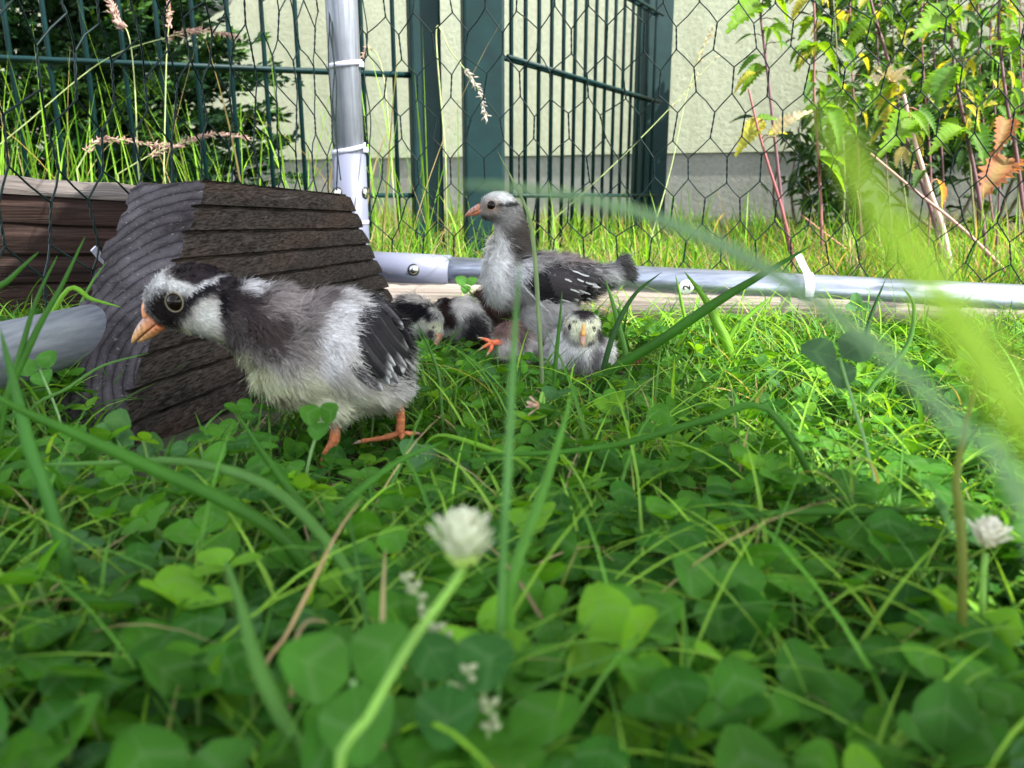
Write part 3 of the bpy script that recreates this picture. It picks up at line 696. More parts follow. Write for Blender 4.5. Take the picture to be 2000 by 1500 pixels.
clover_leaf(306, 882, .36, .0100, R(60), R(-90), R(10), G2, 'small half-open clover leaf at the foot of the wood block', (312, 940, .35), R(55))
clover_leaf(912, 556, .80, .0125, R(55), R(-90), R(90), G1, 'clover leaf in front of the tube joint left of the standing chick', (915, 620, .80), R(10))
clover_leaf(1672, 600, .78, .0135, R(50), R(-100), R(140), G2, 'clover leaf raised against the right part of the long tube', (1690, 680, .76), R(30))
clover_leaf(1640, 700, .33, .0160, R(48), R(-90), R(95), (.05, .12, .05), 'tall blurred clover leaf above the turf right of centre', (1710, 960, .30), R(5))
clover_leaf(815, 890, .36, .0105, R(50), R(-90), R(200), G2, 'blue-green clover leaf on the turf right of the orange feet', (800, 940, .36), R(5))
clover_leaf(880, 1330, .15, .0125, R(35), R(-90), R(80), (.03, .12, .02), 'dark blurred clover leaf under the white flower', (860, 1460, .15), R(10))
clover_leaf(690, 1330, .145, .0150, R(40), R(-90), R(100), G1, 'large blurred clover leaf at the bottom left of the white flower', (700, 1480, .15), R(20))
clover_leaf(1395, 1160, .22, .0150, R(40), R(-90), R(90), G1, 'large blurred clover leaf in the lower right turf', (1420, 1260, .22), R(15))
clover_leaf(960, 1250, .19, .0110, R(45), R(-80), R(35), G3, 'bright yellow-green clover leaf to the right below the white flower', (930, 1330, .19), R(15))
clover_leaf(445, 1010, .27, .0090, R(50), R(-90), R(10), G3, 'bright small clover leaf below the wood block', (430, 1060, .27), R(35))

# single grass blades
def blade(path, ds, wpx, col, label, fold=.2, tr=False, taper0=.6, widen=(1, 0, 0), tip=None, name='grass_blade', cat='grass blade', grp='single long grass blades'):
    if np.isscalar(ds): ds = [ds] * len(path)
    Q = [np.array(pt(x, y, d)) for (x, y), d in zip(path, ds)]; ds = list(ds); low = Q[-1]
    if low[2] > .006:      # carry the blade on down to the soil
        tn = low - Q[-2]; tn /= np.linalg.norm(tn); h_ = low[2]; q = low + np.array([tn[0] * .35 * h_, tn[1] * .35 * h_, -h_ * .55]); g_ = np.array([q[0] + tn[0] * .08 * h_, q[1] + tn[1] * .08 * h_, -.003]); Q += [q, g_]; ds += [ds[-1]] * 2
    P = spline([tuple(q) for q in Q], 22)
    t = np.linspace(0, 1, 22); dm = np.interp(t, np.linspace(0, 1, len(ds)), ds)     # path runs tip -> foot
    if min(ds) > .12: wpx *= .78
    W = wpx / FPX * dm * np.minimum(1, (t * 2.6) ** .7 + .02) * (1 - (1 - taper0) * np.clip((t - .6) / .4, 0, 1))
    T = np.gradient(P, axis=0); T /= np.linalg.norm(T, axis=1)[:, None]; view = P - np.array([0, 0, CH]); view /= np.linalg.norm(view, axis=1)[:, None]
    S = np.cross(T, view * .8 + np.array([.1, .3, -.5])); S /= np.linalg.norm(S, axis=1)[:, None]; N = np.cross(S, T)
    V = np.stack([P - S * W[:, None] / 2, P - N * (W * fold)[:, None], P + S * W[:, None] / 2], 1).reshape(-1, 3)
    f = []
    for i in range(21): f += [[i * 3, i * 3 + 1, i * 3 + 4, i * 3 + 3], [i * 3 + 1, i * 3 + 2, i * 3 + 5, i * 3 + 4]]
    C = np.tile(np.array(col), (len(V), 1)); 
    if tip is not None: q = np.repeat((1 - t) ** 5, 3)[:, None]; C = C * (1 - q) + np.array(tip) * q
    o = mk(name, V, np.array(f), M_grass, attrs={'Col': C}); 
    m = o.modifiers.new('thick', 'SOLIDIFY'); m.thickness = .00022
    return tag(o, label, cat, grp)
g = (.045, .16, .013); gl = (.09, .23, .04); gb = (.15, .34, .025); gt = (.12, .22, .10); gp = (.20, .28, .13)
blade([(880, 362), (990, 366), (1180, 398), (1370, 462), (1530, 550), (1700, 670), (1880, 850), (2050, 1150)], [.092, .092, .09, .085, .075, .062, .052, .048], 27, (.20, .33, .17), 'soft blurred grey-green grass blade arching over the standing chick', taper0=1)
blade([(1600, 190), (1680, 350), (1790, 520), (1900, 680), (2010, 860), (2090, 1100)], [.033, .031, .030, .030, .030, .032], 76, (.36, .55, .05), 'very blurred bright yellow-green grass blade at the right edge', fold=.05, taper0=1)  # colour lightened to stand in for sunlight on this blade
blade([(1016, 512), (1006, 640), (998, 800), (990, 960), (984, 1060)], [.17, .17, .165, .16, .16], 19, (.10, .25, .06), 'upright blurred grass blade in front of the standing chick\'s breast')
blade([(972, 296), (1005, 360), (1034, 425), (1046, 520), (1052, 620), (1057, 700), (1060, 780)], [.52, .52, .52, .52, .52, .52, .52], 11, gp, 'pale drooping grass stalk crossing the neck of the standing chick')
blade([(1584, 480), (1500, 530), (1400, 590), (1290, 665), (1190, 728)], [.50, .50, .51, .53, .55], 26, g, 'broad straight grass blade slanting up across the long tube')
blade([(1292, 532), (1240, 575), (1203, 640), (1180, 715)], .56, 14, (.03, .10, .02), 'dark grass blade rising behind the small facing chick')
blade([(1182, 545), (1196, 590), (1212, 650), (1222, 690)], .57, 14, gl, 'pale grass blade under the tail of the standing chick')
blade([(1098, 570), (1092, 640), (1086, 700)], .50, 10, g, 'short upright grass blade left of the small facing chick')
blade([(1336, 530), (1376, 582), (1400, 630), (1418, 665)], .60, 24, gb, 'short bright grass blade in front of the number sticker')
blade([(1319, 536), (1326, 565), (1333, 600), (1345, 655)], .70, 8, gb, 'bright blade just left below the number sticker')
blade([(1505, 580), (1470, 610), (1430, 650)], .62, 15, gb, 'bright short blade leaning right below the tube')
blade([(1730, 545), (1700, 620), (1680, 700), (1650, 780)], .55, 14, (.03, .11, .02), 'dark grass blade crossing the tube at right')
blade([(1762, 560), (1785, 600), (1770, 680), (1700, 760)], .45, 12, gl, 'thin kinked blade in front of the right part of the tube')
blade([(-60, 745), (40, 800), (180, 862), (320, 925), (450, 985), (560, 1060)], [.22, .225, .23, .235, .235, .24], 34, g, 'long broad grass blade sloping down across the bottom of the block', taper0=1)
blade([(60, 908), (200, 905), (330, 900), (440, 918), (540, 960), (640, 1060), (720, 1190)], [.27, .27, .265, .255, .24, .23, .22], 27, gl, 'light arched grass blade sweeping under the nearest chick', taper0=.9)
blade([(462, 806), (510, 880), (560, 950), (605, 1010), (640, 1080)], .28, 24, g, 'broad grass blade leaning left below the nearest chick')
blade([(868, 862), (780, 900), (700, 960), (640, 1020), (560, 1120)], [.30, .29, .28, .27, .26], 24, g, 'broad grass blade leaning right below the nearest chick')
blade([(826, 798), (795, 880), (760, 960), (735, 1030)], .31, 9, gl, 'thin pale stalk right of the orange feet')
blade([(815, 630), (838, 680), (856, 730), (862, 790)], .46, 9, gl, 'narrow blade curving up behind the nearest chick\'s tail')
blade([(-30, 600), (20, 545), (76, 492)][::-1], .33, 16, g, 'upright blade at the far left edge before the brown beam')
blade([(112, 500), (70, 590), (40, 690), (10, 790)], .34, 14, g, 'tall thin blade before the left tube')
blade([(166, 463), (120, 560), (75, 640), (20, 760), (-20, 850)], .34, 17, g, 'tallest bright blade before the left tube')
blade([(208, 512), (175, 560), (150, 620)], .50, 8, gl, 'small blade between the beam and the left tube')
blade([(236, 600), (180, 585), (128, 570)], .48, 12, gb, 'short bright blade lying over the left tube')
blade([(290, 690), (200, 715), (130, 760), (60, 800)], .38, 8, gl, 'thin blade lying across the sawn face of the block')
blade([(0, 640), (30, 760), (60, 880), (90, 960)], .24, 32, (.06, .2, .03), 'broad soft blade bending down at the left edge', taper0=1)
blade([(1120, 760), (1095, 850), (1060, 960), (1010, 1100), (990, 1200)], [.21, .2, .19, .18, .18], 26, (.09, .26, .03), 'blurred upright green blade right of the white clover flower')
blade([(828, 870), (860, 850), (930, 868), (1020, 905)], .36, 13, gb, 'bright arched blade on the turf right of the orange feet')
blade([(440, 1090), (470, 1180), (500, 1290), (560, 1420), (640, 1530)], [.17, .165, .16, .155, .15], 40, gl, 'large blurred light blade in the lower left foreground', taper0=1)
blade([(1900, 1010), (1620, 1000), (1450, 1010), (1300, 1050)][::-1], .27, 20, g, 'long low blade lying across the right foreground')
blade([(1940, 600), (1872, 900), (1874, 1000), (1880, 1120)], [.2, .2, .2, .2], 22, (.16, .20, .03), 'olive upright blurred blade in the right foreground')
blade([(870, 880), (1010, 888), (1200, 870), (1380, 820), (1500, 800)], [.33, .32, .31, .30, .30], 17, g, 'long nearly level blade across the middle of the turf', taper0=1)
blade([(705, 975), (660, 1040), (610, 1140), (560, 1240), (510, 1320)], [.22, .21, .2, .19, .18], 10, (.42, .32, .16), 'dry tan grass stalk lying in the left foreground', name='dry_stalk', cat='dry stalk', grp='dry stalks in the turf')
blade([(640, 1215), (600, 1215), (575, 1260), (570, 1330)], .17, 11, (.38, .32, .16), 'short curled dry blade below the dry tan stalk', name='dry_stalk', cat='dry stalk', grp='dry stalks in the turf')

# flowers
def clover_flower(c, stem_pts, size, label, petal, sep, n=46, seed=1, up_=(0, 0, 1), stemr=.0009, open_=1.0):
    rg = np.random.default_rng(seed); c = np.array(c); l_ = stem_pts[-1]; stem_pts = list(stem_pts) + [Vector((l_.x, l_.y + .004, l_.z * .4)), Vector((l_.x, l_.y + .006, -.002))]; t = empty('clover_flower', tuple(stem_pts[-1]), label, 'flower', 'clover flowers')
    U = np.array(up_, float); U /= np.linalg.norm(U); A = np.cross(U, [0, 1, .1]); A /= np.linalg.norm(A); B = np.cross(U, A); mb = MB(); ms = MB()
    for k in range(n):
        f = (k + .5) / n; th = k * 2.399; el = R(88) - f * R(95) * open_
        D = (A * math.cos(th) + B * math.sin(th)) * math.cos(el) + U * math.sin(el); D = D / np.linalg.norm(D)
        D2 = D * .75 + U * .5; D2 /= np.linalg.norm(D2); L = size * (.50 + .14 * rg.random()); s0 = c + D * size * .10
        S = np.cross(D2, U + .01); S /= np.linalg.norm(S); N = np.cross(S, D2); V = []; 
        for q, (tt, ww) in enumerate(((0, .05), (.3, .09), (.6, .13), (.85, .10), (1.0, .02))):
            p = s0 + D2 * L * tt + N * L * .12 * tt * tt; ww *= L * 1.25
            V += [p - S * ww + N * ww * .5, p, p + S * ww + N * ww * .5]
        F = []
        for i in range(4): F += [[i * 3, i * 3 + 1, i * 3 + 4, i * 3 + 3], [i * 3 + 1, i * 3 + 2, i * 3 + 5, i * 3 + 4]]
        ct = np.repeat(np.linspace(0, 1, 5), 3)[:, None]; C = np.array(sep) * (1 - ct) ** 1.5 + np.array(petal) * (1 - (1 - ct) ** 1.5)
        mb.add(V, F, C * (.9 + .2 * rg.random()))
        V, F = tube([s0 - D * size * .1, s0, s0 + D2 * L * .25], [size * .02, size * .045, size * .05], 5); ms.add(V, F, np.array(sep))
    mb.build('petals', M_petal, t); ms.build('calyx', M_stem, t)
    V, F = tube(spline([tuple(p) for p in stem_pts], 20), stemr, 8); mk('stem', V, F, M_stem, t, attrs={'Col': np.tile([[.13, .28, .03]], (len(V), 1))})
clover_flower(pt(905, 1100, .135), [pt(905, 1108, .135), pt(893, 1130, .135), pt(865, 1170, .134), pt(800, 1260, .13), pt(720, 1400, .125), pt(660, 1510, .12)], .0138, 'white clover flower on a long stem in the centre foreground', (.74, .75, .60), (.28, .42, .07), n=46, up_=(.05, -.05, 1), stemr=.0008, seed=3, open_=.78)
clover_flower(pt(1925, 1062, .215), [pt(1925, 1080, .215), pt(1920, 1130, .215), pt(1915, 1230, .215)], .0115, 'small white clover flower near the right edge of the turf', (.80, .78, .68), (.40, .38, .2), up_=(.1, -.1, 1), seed=5)
clover_flower(pt(1238, 690, .57), [pt(1238, 700, .57), pt(1230, 730, .57), pt(1225, 760, .57)], .0135, 'withered rust-brown clover flower right of the small facing chick', (.20, .07, .04), (.12, .07, .03), up_=(.0, -.3, -.5), seed=6)
clover_flower(pt(1052, 792, .40), [pt(1055, 785, .40), pt(1060, 770, .42), pt(1066, 840, .42)], .0105, 'wilted pinkish flower remains hanging on a stalk below the chicks', (.60, .42, .36), (.45, .25, .14), n=9, up_=(-.6, -.2, .2), seed=7)
for q, (x, y, d) in enumerate([(880, 1270, .16), (940, 1350, .15), (820, 1170, .17)]):
    t = empty('seed_spike', pt(x + 10, y + 130, d), ['pale budding seed spike low in the centre foreground', 'whitish seed spike at the bottom below the white flower', 'tiny pale seed spike just under the white flower'][q], 'seed spike', 'seed spikes in the foreground')
    P = spline([tuple(pt(x - 30, y - 40, d)), tuple(pt(x, y, d)), tuple(pt(x + 20, y + 60, d)), tuple(pt(x + 10, y + 130, d)), (pt(x + 10, y + 130, d).x, pt(x + 10, y + 130, d).y, -.001)], 22); V, F = tube(P, .0004, 5); mk('stem', V, F, M_stem, t, attrs={'Col': np.tile([[.2, .3, .1]], (len(V), 1))})
    mb = MB()
    for k in range(14):
        p = P[k]; a = k * 2.4; dv = np.array([math.cos(a), math.sin(a), .6]) * .0014; V, F = tube([p, p + dv * .5, p + dv, p + dv * 1.6], [.0002, .0008, .0008, .0002], 6); mb.add(V, F, np.array([.34, .38, .22]))
    mb.build('seed_head', M_petal, t)

# tall seeding grasses outside the run
def seed_grass(path, d, label, col, n=60, head=.35, dens=1.0, grp='seeding grasses behind the netting', sz=.0055):
    P = spline([tuple(pt(x, y, d)) for x, y in path], 50)[::-1]      # foot -> tip ; path given tip->foot
    f = P[0].copy(); f[2] = float(gz(f[0], f[1])); t = empty('seed_grass', tuple(f), label, 'seeding grass', grp)
    P = np.vstack([f, P]) if P[0][2] > f[2] + .01 else P
    V, F = tube(P, np.linspace(.0011, .0004, len(P)), 6); mk('stem', V, F, M_stem, t, attrs={'Col': np.tile([[.26, .32, .12]], (len(V), 1))})
    mb = MB(); rg = np.random.default_rng(int(abs(path[0][0])) + 3); m = len(P); k0 = int(m * (1 - head))
    for k in range(n):
        i = rg.integers(k0, m); s = (i - k0) / max(1, m - k0); spread = sz * (1.3 - .8 * s)
        T = P[min(i + 1, m - 1)] - P[i - 1]; T /= np.linalg.norm(T); dv = T * .9 + rg.normal(0, .42, 3); dv /= np.linalg.norm(dv); q = P[i] + rg.normal(0, spread * .25, 3)
        V, F = tube([q, q + dv * sz * .35, q + dv * sz * .75, q + dv * sz * 1.3], [.0002, sz * .16, sz * .14, .0001], 5); mb.add(V, F, np.array(col) * (.7 + .6 * rg.random()))
    mb.build('seed_head', M_petal, t)
pk = (.50, .33, .27)
seed_grass([(480, 268), (420, 262), (370, 275), (300, 300), (230, 340)], 1.02, 'pinkish drooping seed head low behind the netting, left of the post', pk, 150, .75)
seed_grass([(350, 285), (290, 282), (220, 272), (180, 285), (150, 330)], 1.00, 'pinkish seed head lying above the brown beam', pk, 140, .8)
seed_grass([(462, 72), (400, 60), (330, 72), (200, 120), (40, 250), (-60, 330)], 1.05, 'long slanting grass stem with pink seed head across the left fence', pk, 130, .40)
seed_grass([(205, -30), (228, 40), (250, 65), (262, 150), (270, 330)], 1.08, 'feathery pink seed head hanging at the top left', pk, 150, .42, sz=.007)
seed_grass([(330, -40), (330, 40), (325, 120), (320, 330)], 1.2, 'upright pink seed head in front of the dark conifer', pk, 90, .4, sz=.006)
seed_grass([(950, 232), (936, 180), (915, 145), (880, 100), (852, 60), (870, 300)], .99, 'bleached drooping seed head in front of the widest green post', (.62, .56, .48), 90, .45)
seed_grass([(690, 140), (720, 95), (745, 130), (760, 250), (770, 400)], 1.15, 'faint pink seed head beside the corner post', pk, 50, .3)
seed_grass([(1390, 60), (1370, 100), (1340, 190), (1310, 330), (1270, 470)], 1.15, 'thin straw-coloured grass with open seed head before the wall', (.45, .36, .2), 26, .35)
seed_grass([(1400, 110), (1300, 220), (1190, 330), (1080, 430)], 1.10, 'straw stalk slanting across the angled fence panel', (.5, .42, .25), 14, .3)

# ---------------------------------------------------------------- nettles, bush, conifer
def serrate(n=11):
    V = []; F = []; uv = []
    # midrib points with left/right margin, toothed
    for i in range(2 * n + 1):
        s = i / (2 * n); wv = (math.sin(math.pi * s ** .72) ** .8) * .36 * (1 - .25 * s) + .004; tooth = (1.08 if i % 2 else .62); x = s + (0 if i % 2 else -.01)
        xt = s + (.05 if i % 2 else 0)
        for v, side in ((-1, 1), (-.5, .5), (0, 0), (.5, .5), (1, 1)):
            ww = wv * (tooth if side == 1 else .9) * v
            V.append((xt if side == 1 else x, ww, abs(v) * wv * .35 - .22 * s * s + .02 * math.sin(i * math.pi) )); uv.append((s, v, 0))
    for i in range(2 * n):
        for q in range(4): F.append([i * 5 + q, i * 5 + 5 + q, i * 5 + 6 + q, i * 5 + 1 + q])
    return np.array(V), np.array(F)
NP, NF = serrate()
def put_leaf(mb, p, dirv, upv, size, col, droop=0.0, edge=None, cup=1.0):
    D = np.array(dirv, float); D /= np.linalg.norm(D); U = np.array(upv, float); S = np.cross(U, D); S /= np.linalg.norm(S) + 1e-9; N = np.cross(D, S)
    P = NP.copy(); P[:, 1] *= .78; P[:, 2] *= cup; P[:, 2] -= droop * P[:, 0] ** 2 * .5; P[:, 2] += .015 * np.sin(P[:, 0] * 40) * (np.abs(P[:, 1]) > .05)
    V = np.array(p) + size * (P[:, :1] * D + P[:, 1:2] * S + P[:, 2:3] * N); C = np.tile(np.array(col), (len(V), 1))
    if edge is not None: e = (np.abs(np.tile([-1, -.5, 0, .5, 1], len(V) // 5)) ** 2)[:, None]; C = C * (1 - e) + np.array(edge) * e
    C = C * np.repeat(np.where(np.arange(len(V) // 5) % 2, 1.12, .80), 5)[:, None]; C[2::5] = C[2::5] * .6 + np.array([.22, .30, .10]) * .4
    mb.add(V, NF, C)
RED = (.20, .05, .05); OLV = (.20, .14, .05); PALE = (.45, .30, .24); PUR = (.10, .040, .05)
YG, MG, DG, CR, BR, YL = (.125, .27, .010), (.06, .17, .015), (.03, .09, .02), (.72, .58, .45), (.36, .15, .08), (.42, .40, .06)
def nettle(path, d, r, col, leaves, label, seed):
    extra = {1: 9, 3: 22, 4: 26, 5: 6, 6: 40, 7: 40}.get(seed, 30 if seed >= 20 else 0)
    rg = np.random.default_rng(seed); P = spline([tuple(pt(x, y, d)) for x, y in path], 40)[::-1]
    f = P[0].copy()
    if f[2] > gz(f[0], f[1]) + .02: f = f + np.array([.01, 0, float(gz(f[0], f[1])) - f[2]]); P = np.vstack([f, P])
    t = empty('nettle', tuple(P[0]), label, 'nettle', 'nettle stems against the wall')
    V, F = tube(P, np.linspace(r * .95, r * .5, len(P)), 8); cc = np.tile(np.array(col), (len(V), 1)) * (.8 + .4 * vnoise(V, 60)[:, None]); 
    mk('stem', V, F, M_stem, t, attrs={'Col': cc})
    mb = MB(); st = mb
    for (lx, ly, tx_, ty_, size, c_) in leaves:       # base px, tip px
        a = np.array(pt(lx, ly, d - rg.uniform(-.03, .05))); b = np.array(pt(tx_, ty_, d - rg.uniform(-.02, .08)))
        L = np.linalg.norm(b - a); upv = np.array([rg.normal(0, .35), -.55 + rg.normal(0, .2), .8])
        put_leaf(mb, a, b - a, upv, L * .88, np.array(c_) * (.85 + .3 * rg.random()), .25, edge=(np.array(c_) * .9 if c_ not in (CR,) else (.75, .66, .55)), cup=rg.uniform(.6, 1.6))
        i = np.argmin(np.linalg.norm(P - a, axis=1)); i = max(0, i - 1); V, F = tube(spline([P[i], (P[i] + a) / 2 + [0, 0, .004], a], 6), .0009, 5); st.add(V, F, np.array(col))
    for k in range(extra):
        i = int(rg.integers(int(len(P) * .42), len(P))); a = P[i]; th = rg.uniform(0, 6.283); dv = np.array([math.cos(th), math.sin(th) * .6, rg.uniform(-.5, .3)]); q = a + dv * rg.uniform(.008, .022)
        V, F = tube([a, (a + q) / 2 + [0, 0, .002], q], .0007, 5); st.add(V, F, np.array(col)); c_ = [MG, DG, YG, MG, (.06, .15, .03), YL][rg.integers(6)]
        put_leaf(mb, q, dv + np.array([0, 0, -.35]), [rg.normal(0, .3), -.4, .9], rg.uniform(.018, .045), np.array(c_) * rg.uniform(.7, 1.2), .3, cup=rg.uniform(.6, 1.6))
    if leaves or extra: mb.build('foliage', M_nettle, t)
nettle([(1474, -60), (1484, 20), (1500, 150), (1512, 260), (1530, 420), (1545, 500)], 1.22, .0034, PUR,
       [(1484, 5, 1430, 30, 0, YG), (1490, 0, 1550, -30, 0, MG), (1495, 60, 1545, 40, 0, YG), (1492, 130, 1445, 165, 0, YG), (1500, 55, 1500, 80, 0, YG), (1488, -20, 1570, 15, 0, YG)], 'purple nettle stem, leftmost against the wall', 1)
nettle([(1462, 175), (1480, 250), (1500, 320), (1525, 400), (1548, 495)], 1.18, .0030, RED,
       [(1490, 235, 1435, 290, 0, YL), (1478, 232, 1530, 225, 0, YG), (1510, 268, 1575, 195, 0, CR), (1500, 265, 1545, 245, 0, YL)], 'bare red nettle stem with a half-bleached curled leaf', 2)
nettle([(1588, -50), (1592, 80), (1590, 180), (1600, 330), (1608, 540)], 1.25, .0032, (.16, .06, .05),
       [(1592, 85, 1555, 125, 0, YG), (1595, 85, 1650, 125, 0, YG), (1590, 90, 1560, 75, 0, YG), (1597, 35, 1640, 45, 0, YG), (1597, 205, 1555, 230, 0, YG), (1602, 205, 1680, 220, 0, YG), (1600, 205, 1670, 265, 0, MG), (1610, 190, 1650, 175, 0, MG), (1600, 310, 1680, 360, 0, YG), (1602, 305, 1665, 300, 0, YG)], 'straight brownish nettle stem with bright yellow-green leaves', 3)
nettle([(1690, -60), (1705, 20), (1735, 120), (1770, 270), (1815, 400), (1835, 480)], 1.28, .0038, PUR,
       [(1705, 40, 1640, 90, 0, YG), (1710, 45, 1670, 30, 0, YG), (1735, 155, 1700, 130, 0, CR), (1738, 158, 1785, 150, 0, CR), (1740, 160, 1775, 120, 0, CR), (1740, 165, 1720, 240, 0, YL), (1735, 165, 1695, 190, 0, YG), (1745, 160, 1710, 115, 0, CR), (1770, 285, 1740, 320, 0, CR), (1768, 290, 1785, 335, 0, CR)], 'tall purple nettle stem with bleached cream leaves', 4)
nettle([(1765, 185), (1785, 270), (1815, 370), (1842, 450), (1862, 560)], 1.15, .0050, PALE,
       [(1775, 220, 1830, 255, 0, YG), (1830, 350, 1858, 400, 0, BR), (1780, 230, 1740, 270, 0, YG)], 'thick pale pinkish nettle stem with a brown dead leaf', 5)
nettle([(1845, -60), (1855, 40), (1868, 160), (1890, 270), (1915, 400), (1935, 560)], 1.22, .0036, PUR,
       [(1858, 135, 1775, 190, 0, YG), (1862, 130, 1885, 165, 0, YG), (1860, 130, 1820, 205, 0, MG), (1872, 245, 1825, 225, 0, YG), (1880, 240, 1950, 290, 0, MG), (1852, 25, 1800, 45, 0, YG), (1850, 10, 1890, 15, 0, YG), (1880, 250, 1815, 275, 0, YG)], 'purple nettle stem with large light green leaves left of the brown leaves', 6)
nettle([(1965, -60), (1950, 40), (1965, 190), (1985, 300), (2005, 460)], 1.25, .0036, PUR,
       [(1965, 235, 1960, 275, 0, BR), (1968, 310, 1930, 350, 0, BR), (1955, 60, 2010, 120, 0, YG), (1960, 90, 1930, 60, 0, MG), (1990, 330, 2040, 380, 0, DG)], 'purple nettle stem with hanging rust-brown leaves at the right edge', 7)
nettle([(1700, 300), (1790, 375), (1860, 430), (1930, 495), (1995, 565)], 1.10, .0032, (.38, .20, .16), [], 'leaning bare pink stem slanting down to the right behind the tube', 8)
for q, xx in enumerate([1640, 1668, 1722, 1752, 1808, 1832, 1886, 1918, 1942, 1978, 2000]):
    nettle([(xx - 18 + q % 3 * 14, -70), (xx - 8, 60), (xx, 200), (xx + 10, 340), (xx + 4 + q % 4 * 9, 500)], 1.36 + .03 * (q % 4), .0022, [(.12, .13, .05), (.16, .06, .06), PUR][q % 3], [], ['thin greenish', 'thin reddish', 'thin purple'][q % 3] + ' nettle stem, ' + ['first', 'second', 'third', 'fourth', 'fifth', 'sixth', 'seventh', 'eighth', 'ninth', 'tenth', 'last'][q] + ' from the left in the back row', 20 + q)
nettle([(1565, 420), (1630, 470), (1700, 520)], 1.3, .0022, (.3, .12, .08), [], 'short fallen brown stem at the foot of the nettles', 9)
def bush(name, c, rx, ry, rz, n, label, cat, cols, seed, size=.035, stems=9, hollow=.4, fine=False):
    rg = np.random.default_rng(seed); c = np.array(c, float); f = np.array([c[0], c[1], float(gz(c[0], c[1]))]); t = empty(name, tuple(f), label, cat); mb = MB(); ms = MB()
    tips = []
    for k in range(stems):
        q = c + rg.normal(0, .5, 3) * [rx, ry, rz * .8]; foot = f + [rg.normal(0, .25) * rx, rg.normal(0, .25) * ry, 0]
        P = spline([foot, (foot + q) / 2 + rg.normal(0, .02, 3), q], 12); V, F = tube(P, np.linspace(.005, .0015, 12), 6); ms.add(V, F, np.array([.09, .06, .04])); tips += [P[i] for i in range(4, 12)]
    tips = np.array(tips)
    cl = c + np.stack([rg.uniform(-1, 1, 60) * rx, rg.uniform(-1, 1, 60) * ry, rg.uniform(-1, 1, 60) * rz], 1)
    for k in range(n):
        o = cl[rg.integers(60)] + rg.normal(0, .045, 3); 
        if o[2] < f[2] + .01: continue
        dv = rg.normal(0, 1, 3) * [1, 1, .45] + [0, -.2, -.15]; col = cols[rg.integers(len(cols))]
        put_leaf(mb, o, dv, [rg.normal(0, .4), -.3, 1], size * rg.uniform(.6, 1.35), np.array(col) * rg.uniform(.7, 1.3), .3)
    ms.build('branches', M_stem, t); mb.build('foliage', M_bush, t)
bush('bush', (1.15, 1.85, .36), .46, .22, .48, 4800, 'dense dark green bush behind the nettles at the right', 'bush', [(.015, .05, .012), (.02, .07, .015), (.035, .10, .02), (.05, .12, .03)], 11, .042)
bush('vine', (.78, 2.18, .33), .12, .04, .05, 26, 'small dark vine sprig creeping on the plinth edge', 'vine', [DG, (.05, .13, .03)], 12, .045, 4)
def conifer():
    rg = np.random.default_rng(5); t = empty('conifer', (-1.15, 2.15, .04), 'dark green conifer behind the left fence panel', 'tree')
    V, F = tube([(-1.15, 2.15, 0), (-1.14, 2.15, .5), (-1.13, 2.14, 1.2)], [.05, .04, .02], 10); mk('trunk', V, F, M_stem, t, attrs={'Col': np.tile([[.07, .045, .03]], (len(V), 1))})
    mb = MB()
    # drooping sprays made of many small needles
    for k in range(1900):
        z = rg.uniform(.02, 1.0); rad = (.62 - .30 * max(0, z - .25)) * rg.uniform(.2, 1.0); a = rg.uniform(0, 6.283)
        c = np.array([-1.27 + math.cos(a) * rad * .95, 2.08 + math.sin(a) * rad * .5, z]); dv = np.array([math.cos(a), math.sin(a) * .7, rg.uniform(-.1, .5)]); dv /= np.linalg.norm(dv)
        S = np.cross(dv, [0, 0, 1]); S /= np.linalg.norm(S); N = np.cross(S, dv); L = rg.uniform(.10, .20); base = np.array([.007, .026, .009]) * rg.uniform(.6, 1.5)
        if rg.random() < .15: base = np.array([.04, .10, .02])
        m = 60; s = rg.random(m); sd = rg.choice([-1, 1], m); off = rg.random(m) ** .8 * (1 - s * .75) * .06
        p0 = c + dv * (s * L)[:, None] + S * (sd * off)[:, None] + N * rg.normal(0, .006, m)[:, None]
        d2 = dv + S * (sd * .6)[:, None] + rg.normal(0, .35, (m, 3)); d2 /= np.linalg.norm(d2, axis=1)[:, None]; w2 = np.cross(d2, rg.normal(0, 1, (m, 3))); w2 /= np.linalg.norm(w2, axis=1)[:, None]; l2 = rg.uniform(.018, .034, m)[:, None]
        V = np.stack([p0, p0 + d2 * l2 * .5 + w2 * .0052, p0 + d2 * l2, p0 + d2 * l2 * .5 - w2 * .0052], 1).reshape(-1, 3)
        mb.add(V, np.arange(4 * m).reshape(-1, 4), np.tile(base, (4 * m, 1)) * np.repeat(rg.uniform(.7, 1.3, (m, 1)), 4, 0))
    mb.build('crown', M_bush, t, smooth=False)
conifer()

